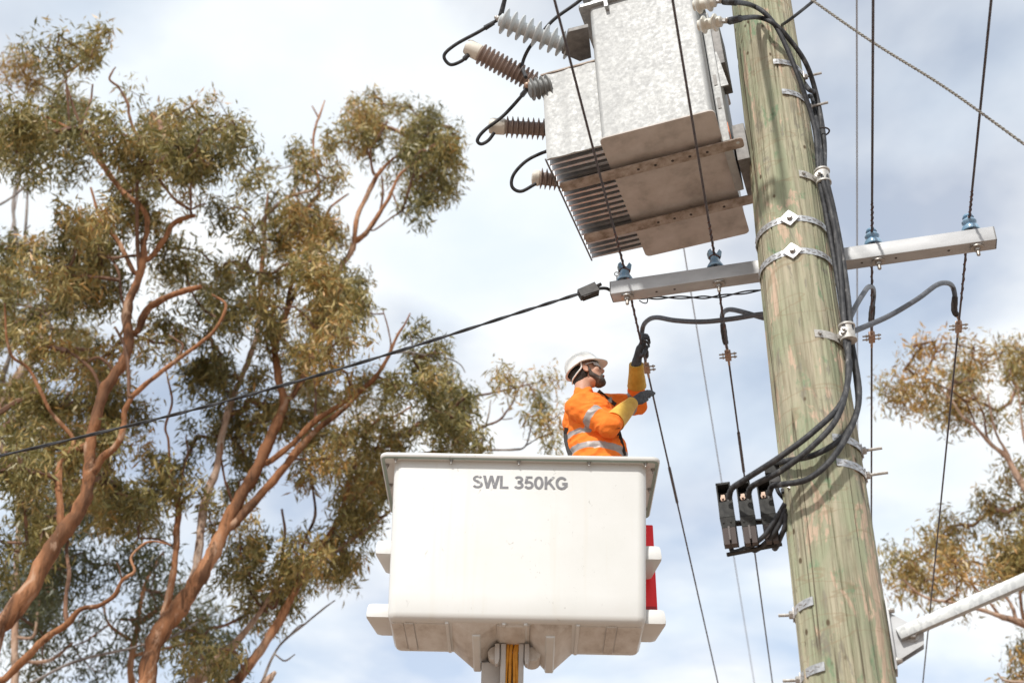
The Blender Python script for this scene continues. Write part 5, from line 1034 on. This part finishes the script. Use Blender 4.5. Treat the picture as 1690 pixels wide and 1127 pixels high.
# tree D: pale leaning trunk at the left edge
limbsD = [
 [{'root': .6, 'dY': .3}, (-60, 770, 24), (-22, 706, 23), (0, 674, 22), (21, 642, 22), (39, 610, 20), (64, 575, 16), (76, 535, 13), (82, 500, 12), (94, 461, 10), (103, 422, 8), (108, 385, 5), (112, 340, 3)], [(90, 475, 6), (104, 465, 5), (116, 452, 5), (128, 440, 3)],
 [{'bark': BARKG}, (62, 560, 6), (48, 500, 6), (37, 437, 6), (28, 400, 6), (22, 348, 6), (27, 303, 5), (40, 270, 4), (55, 245, 3)], [{'bark': BARKG}, (37, 437, 5), (42, 380, 5), (45, 328, 4), (47, 290, 3)], [{'bark': BARKG, 'free': 1}, (-30, 352, 4), (0, 338, 4), (30, 318, 4), (70, 283, 4), (95, 275, 3)], [{'bark': BARKG}, (42, 380, 3), (50, 372, 2)], [{'bark': BARKG}, (0, 640, 10), (12, 600, 8), (25, 560, 6)]]
cellsD = rows([(250, [(-10, 40, 3)]), (390, [(-10, 20, 2)]), (430, [(-10, 70, 5)]), (470, [(-10, 130, 6)]), (510, [(-10, 150, 6)]), (550, [(-10, 160, 6)]), (590, [(60, 200, 5)]), (640, [(-10, 60, 5)]), (680, [(20, 120, 6)]), (720, [(10, 130, 6)])])
tree('gum_tree', 'pale-trunked gum tree leaning in behind the leftmost tree at mid height', 17.5, limbsD, cellsD, LEAF, BARKP, 14)
# tree E, F: trees low in the background, shade painted into their leaf colour
limbsE = [[{'root': .2}, (20, 1150, 13), (24, 1060, 12), (25, 985, 10), (30, 870, 8), (28, 790, 7), (14, 720, 5)], [(28, 850, 6), (60, 800, 5), (80, 760, 4)], [(25, 985, 6), (60, 950, 5), (90, 900, 4)], [{'bark': BARKP}, (24, 1050, 6), (55, 1050, 5), (62, 1010, 4), (66, 990, 3)], [(24, 1090, 7), (80, 1090, 6), (120, 1060, 4)]]
cellsE = rows([(780, [(0, 150, 4)]), (830, [(0, 230, 6)]), (870, [(0, 240, 6)]), (910, [(0, 160, 7), (160, 225, 3)]), (950, [(0, 130, 7), (140, 200, 2)]), (985, [(0, 130, 6)]), (1025, [(0, 110, 6), (140, 180, 2)]), (1065, [(0, 130, 6)]), (1105, [(0, 150, 7)])])
tree('gum_tree', 'dark shaded gum tree low in the left corner behind the red limbs', 20.0, limbsE, cellsE, LEAF_SHADE, BARKP, 15, leaf=.15, rad_=.36, sub=1.1)
limbsF = [[{'root': .2}, (215, 1160, 12), (215, 1100, 11), (225, 1040, 9), (235, 980, 7), (250, 940, 5), (270, 910, 4)], [(222, 1060, 6), (180, 1030, 5), (170, 990, 3)], [(228, 1030, 6), (270, 1000, 5), (320, 975, 4)], [(222, 1080, 6), (270, 1070, 5), (320, 1060, 4)]]
cellsF = rows([(915, [(225, 262, 3)]), (945, [(215, 320, 5)]), (980, [(195, 335, 7)]), (1020, [(180, 260, 7), (290, 360, 5)]), (1060, [(130, 250, 6), (275, 390, 5)]), (1100, [(130, 240, 7), (270, 380, 6)])])
tree('gum_tree', 'small shaded gum tree far behind the foot of the thick orange trunk', 21.0, limbsF, cellsF, LEAF_SHADE, BARKR, 16, leaf=.15, rad_=.36, sub=1.1)
# right edge tree
limbsR = [
 [{'root': .5, 'dY': -.4}, (1850, 1127, 46), (1815, 1050, 40), (1780, 960, 32), (1740, 880, 22), (1700, 815, 15), (1688, 800, 13), (1675, 779, 11), (1661, 753, 9), (1640, 737, 7), (1622, 718, 6), (1606, 700, 5), (1588, 687, 4), (1570, 660, 3), (1540, 630, 3)],
 [(1664, 752, 7), (1655, 735, 5), (1648, 724, 4), (1640, 702, 4), (1636, 684, 3), (1630, 650, 2.5)], [(1640, 737, 5), (1630, 722, 4), (1626, 705, 4), (1622, 680, 3), (1600, 640, 2.5)], [(1610, 704, 4), (1604, 685, 3), (1590, 660, 3), (1560, 640, 2.5), (1510, 620, 2)], [(1720, 850, 8), (1712, 780, 6), (1692, 730, 5), (1687, 700, 4), (1680, 640, 3)],
 [(1815, 1055, 18), (1750, 1045, 16), (1700, 1033, 13), (1673, 1023, 12), (1652, 1017, 9), (1627, 1008, 7), (1590, 998, 6), (1560, 992, 5), (1538, 989, 5), (1513, 977, 4), (1490, 955, 3)], [(1676, 1022, 7), (1672, 1005, 6), (1660, 985, 5), (1630, 960, 4)], [(1690, 1028, 6), (1684, 990, 5), (1680, 940, 4), (1660, 880, 3)], [(1650, 1016, 5), (1630, 990, 4), (1600, 960, 4), (1580, 930, 3)], [(1845, 1127, 10), (1760, 1128, 6), (1690, 1125, 5), (1658, 1122, 4), (1646, 1110, 3)]]
cellsR = rows([(582, [(1500, 1525, 3), (1555, 1630, 7), (1660, 1720, 6)]), (605, [(1478, 1530, 8), (1548, 1645, 8), (1655, 1740, 6)]), (635, [(1468, 1545, 8), (1548, 1645, 8), (1662, 1740, 6)]), (662, [(1480, 1540, 6), (1550, 1640, 7), (1668, 1740, 5)]), (685, [(1525, 1545, 1), (1575, 1600, 3), (1622, 1640, 4)])], hh=15) + rows([(790, [(1640, 1760, 6)]), (820, [(1632, 1760, 8)]), (850, [(1590, 1625, 6), (1630, 1760, 8)]), (880, [(1515, 1545, 5), (1555, 1570, 3), (1588, 1760, 8)]), (910, [(1462, 1500, 6), (1512, 1545, 8), (1552, 1760, 9)]), (940, [(1465, 1545, 7), (1545, 1760, 9)]), (965, [(1480, 1540, 5), (1550, 1600, 7), (1620, 1760, 5)])], hh=15) + rows([(1075, [(1672, 1760, 6)]), (1105, [(1680, 1760, 5)])], hh=15)
tree('gum_tree', 'ochre-leaved gum tree reaching in from the right edge behind the pole', 19.0, limbsR, cellsR, LEAFR, BARKP, 17, leaf=.14, rad_=.27, tb=(.35, 1.0))
print('LEAVES', NLEAF)
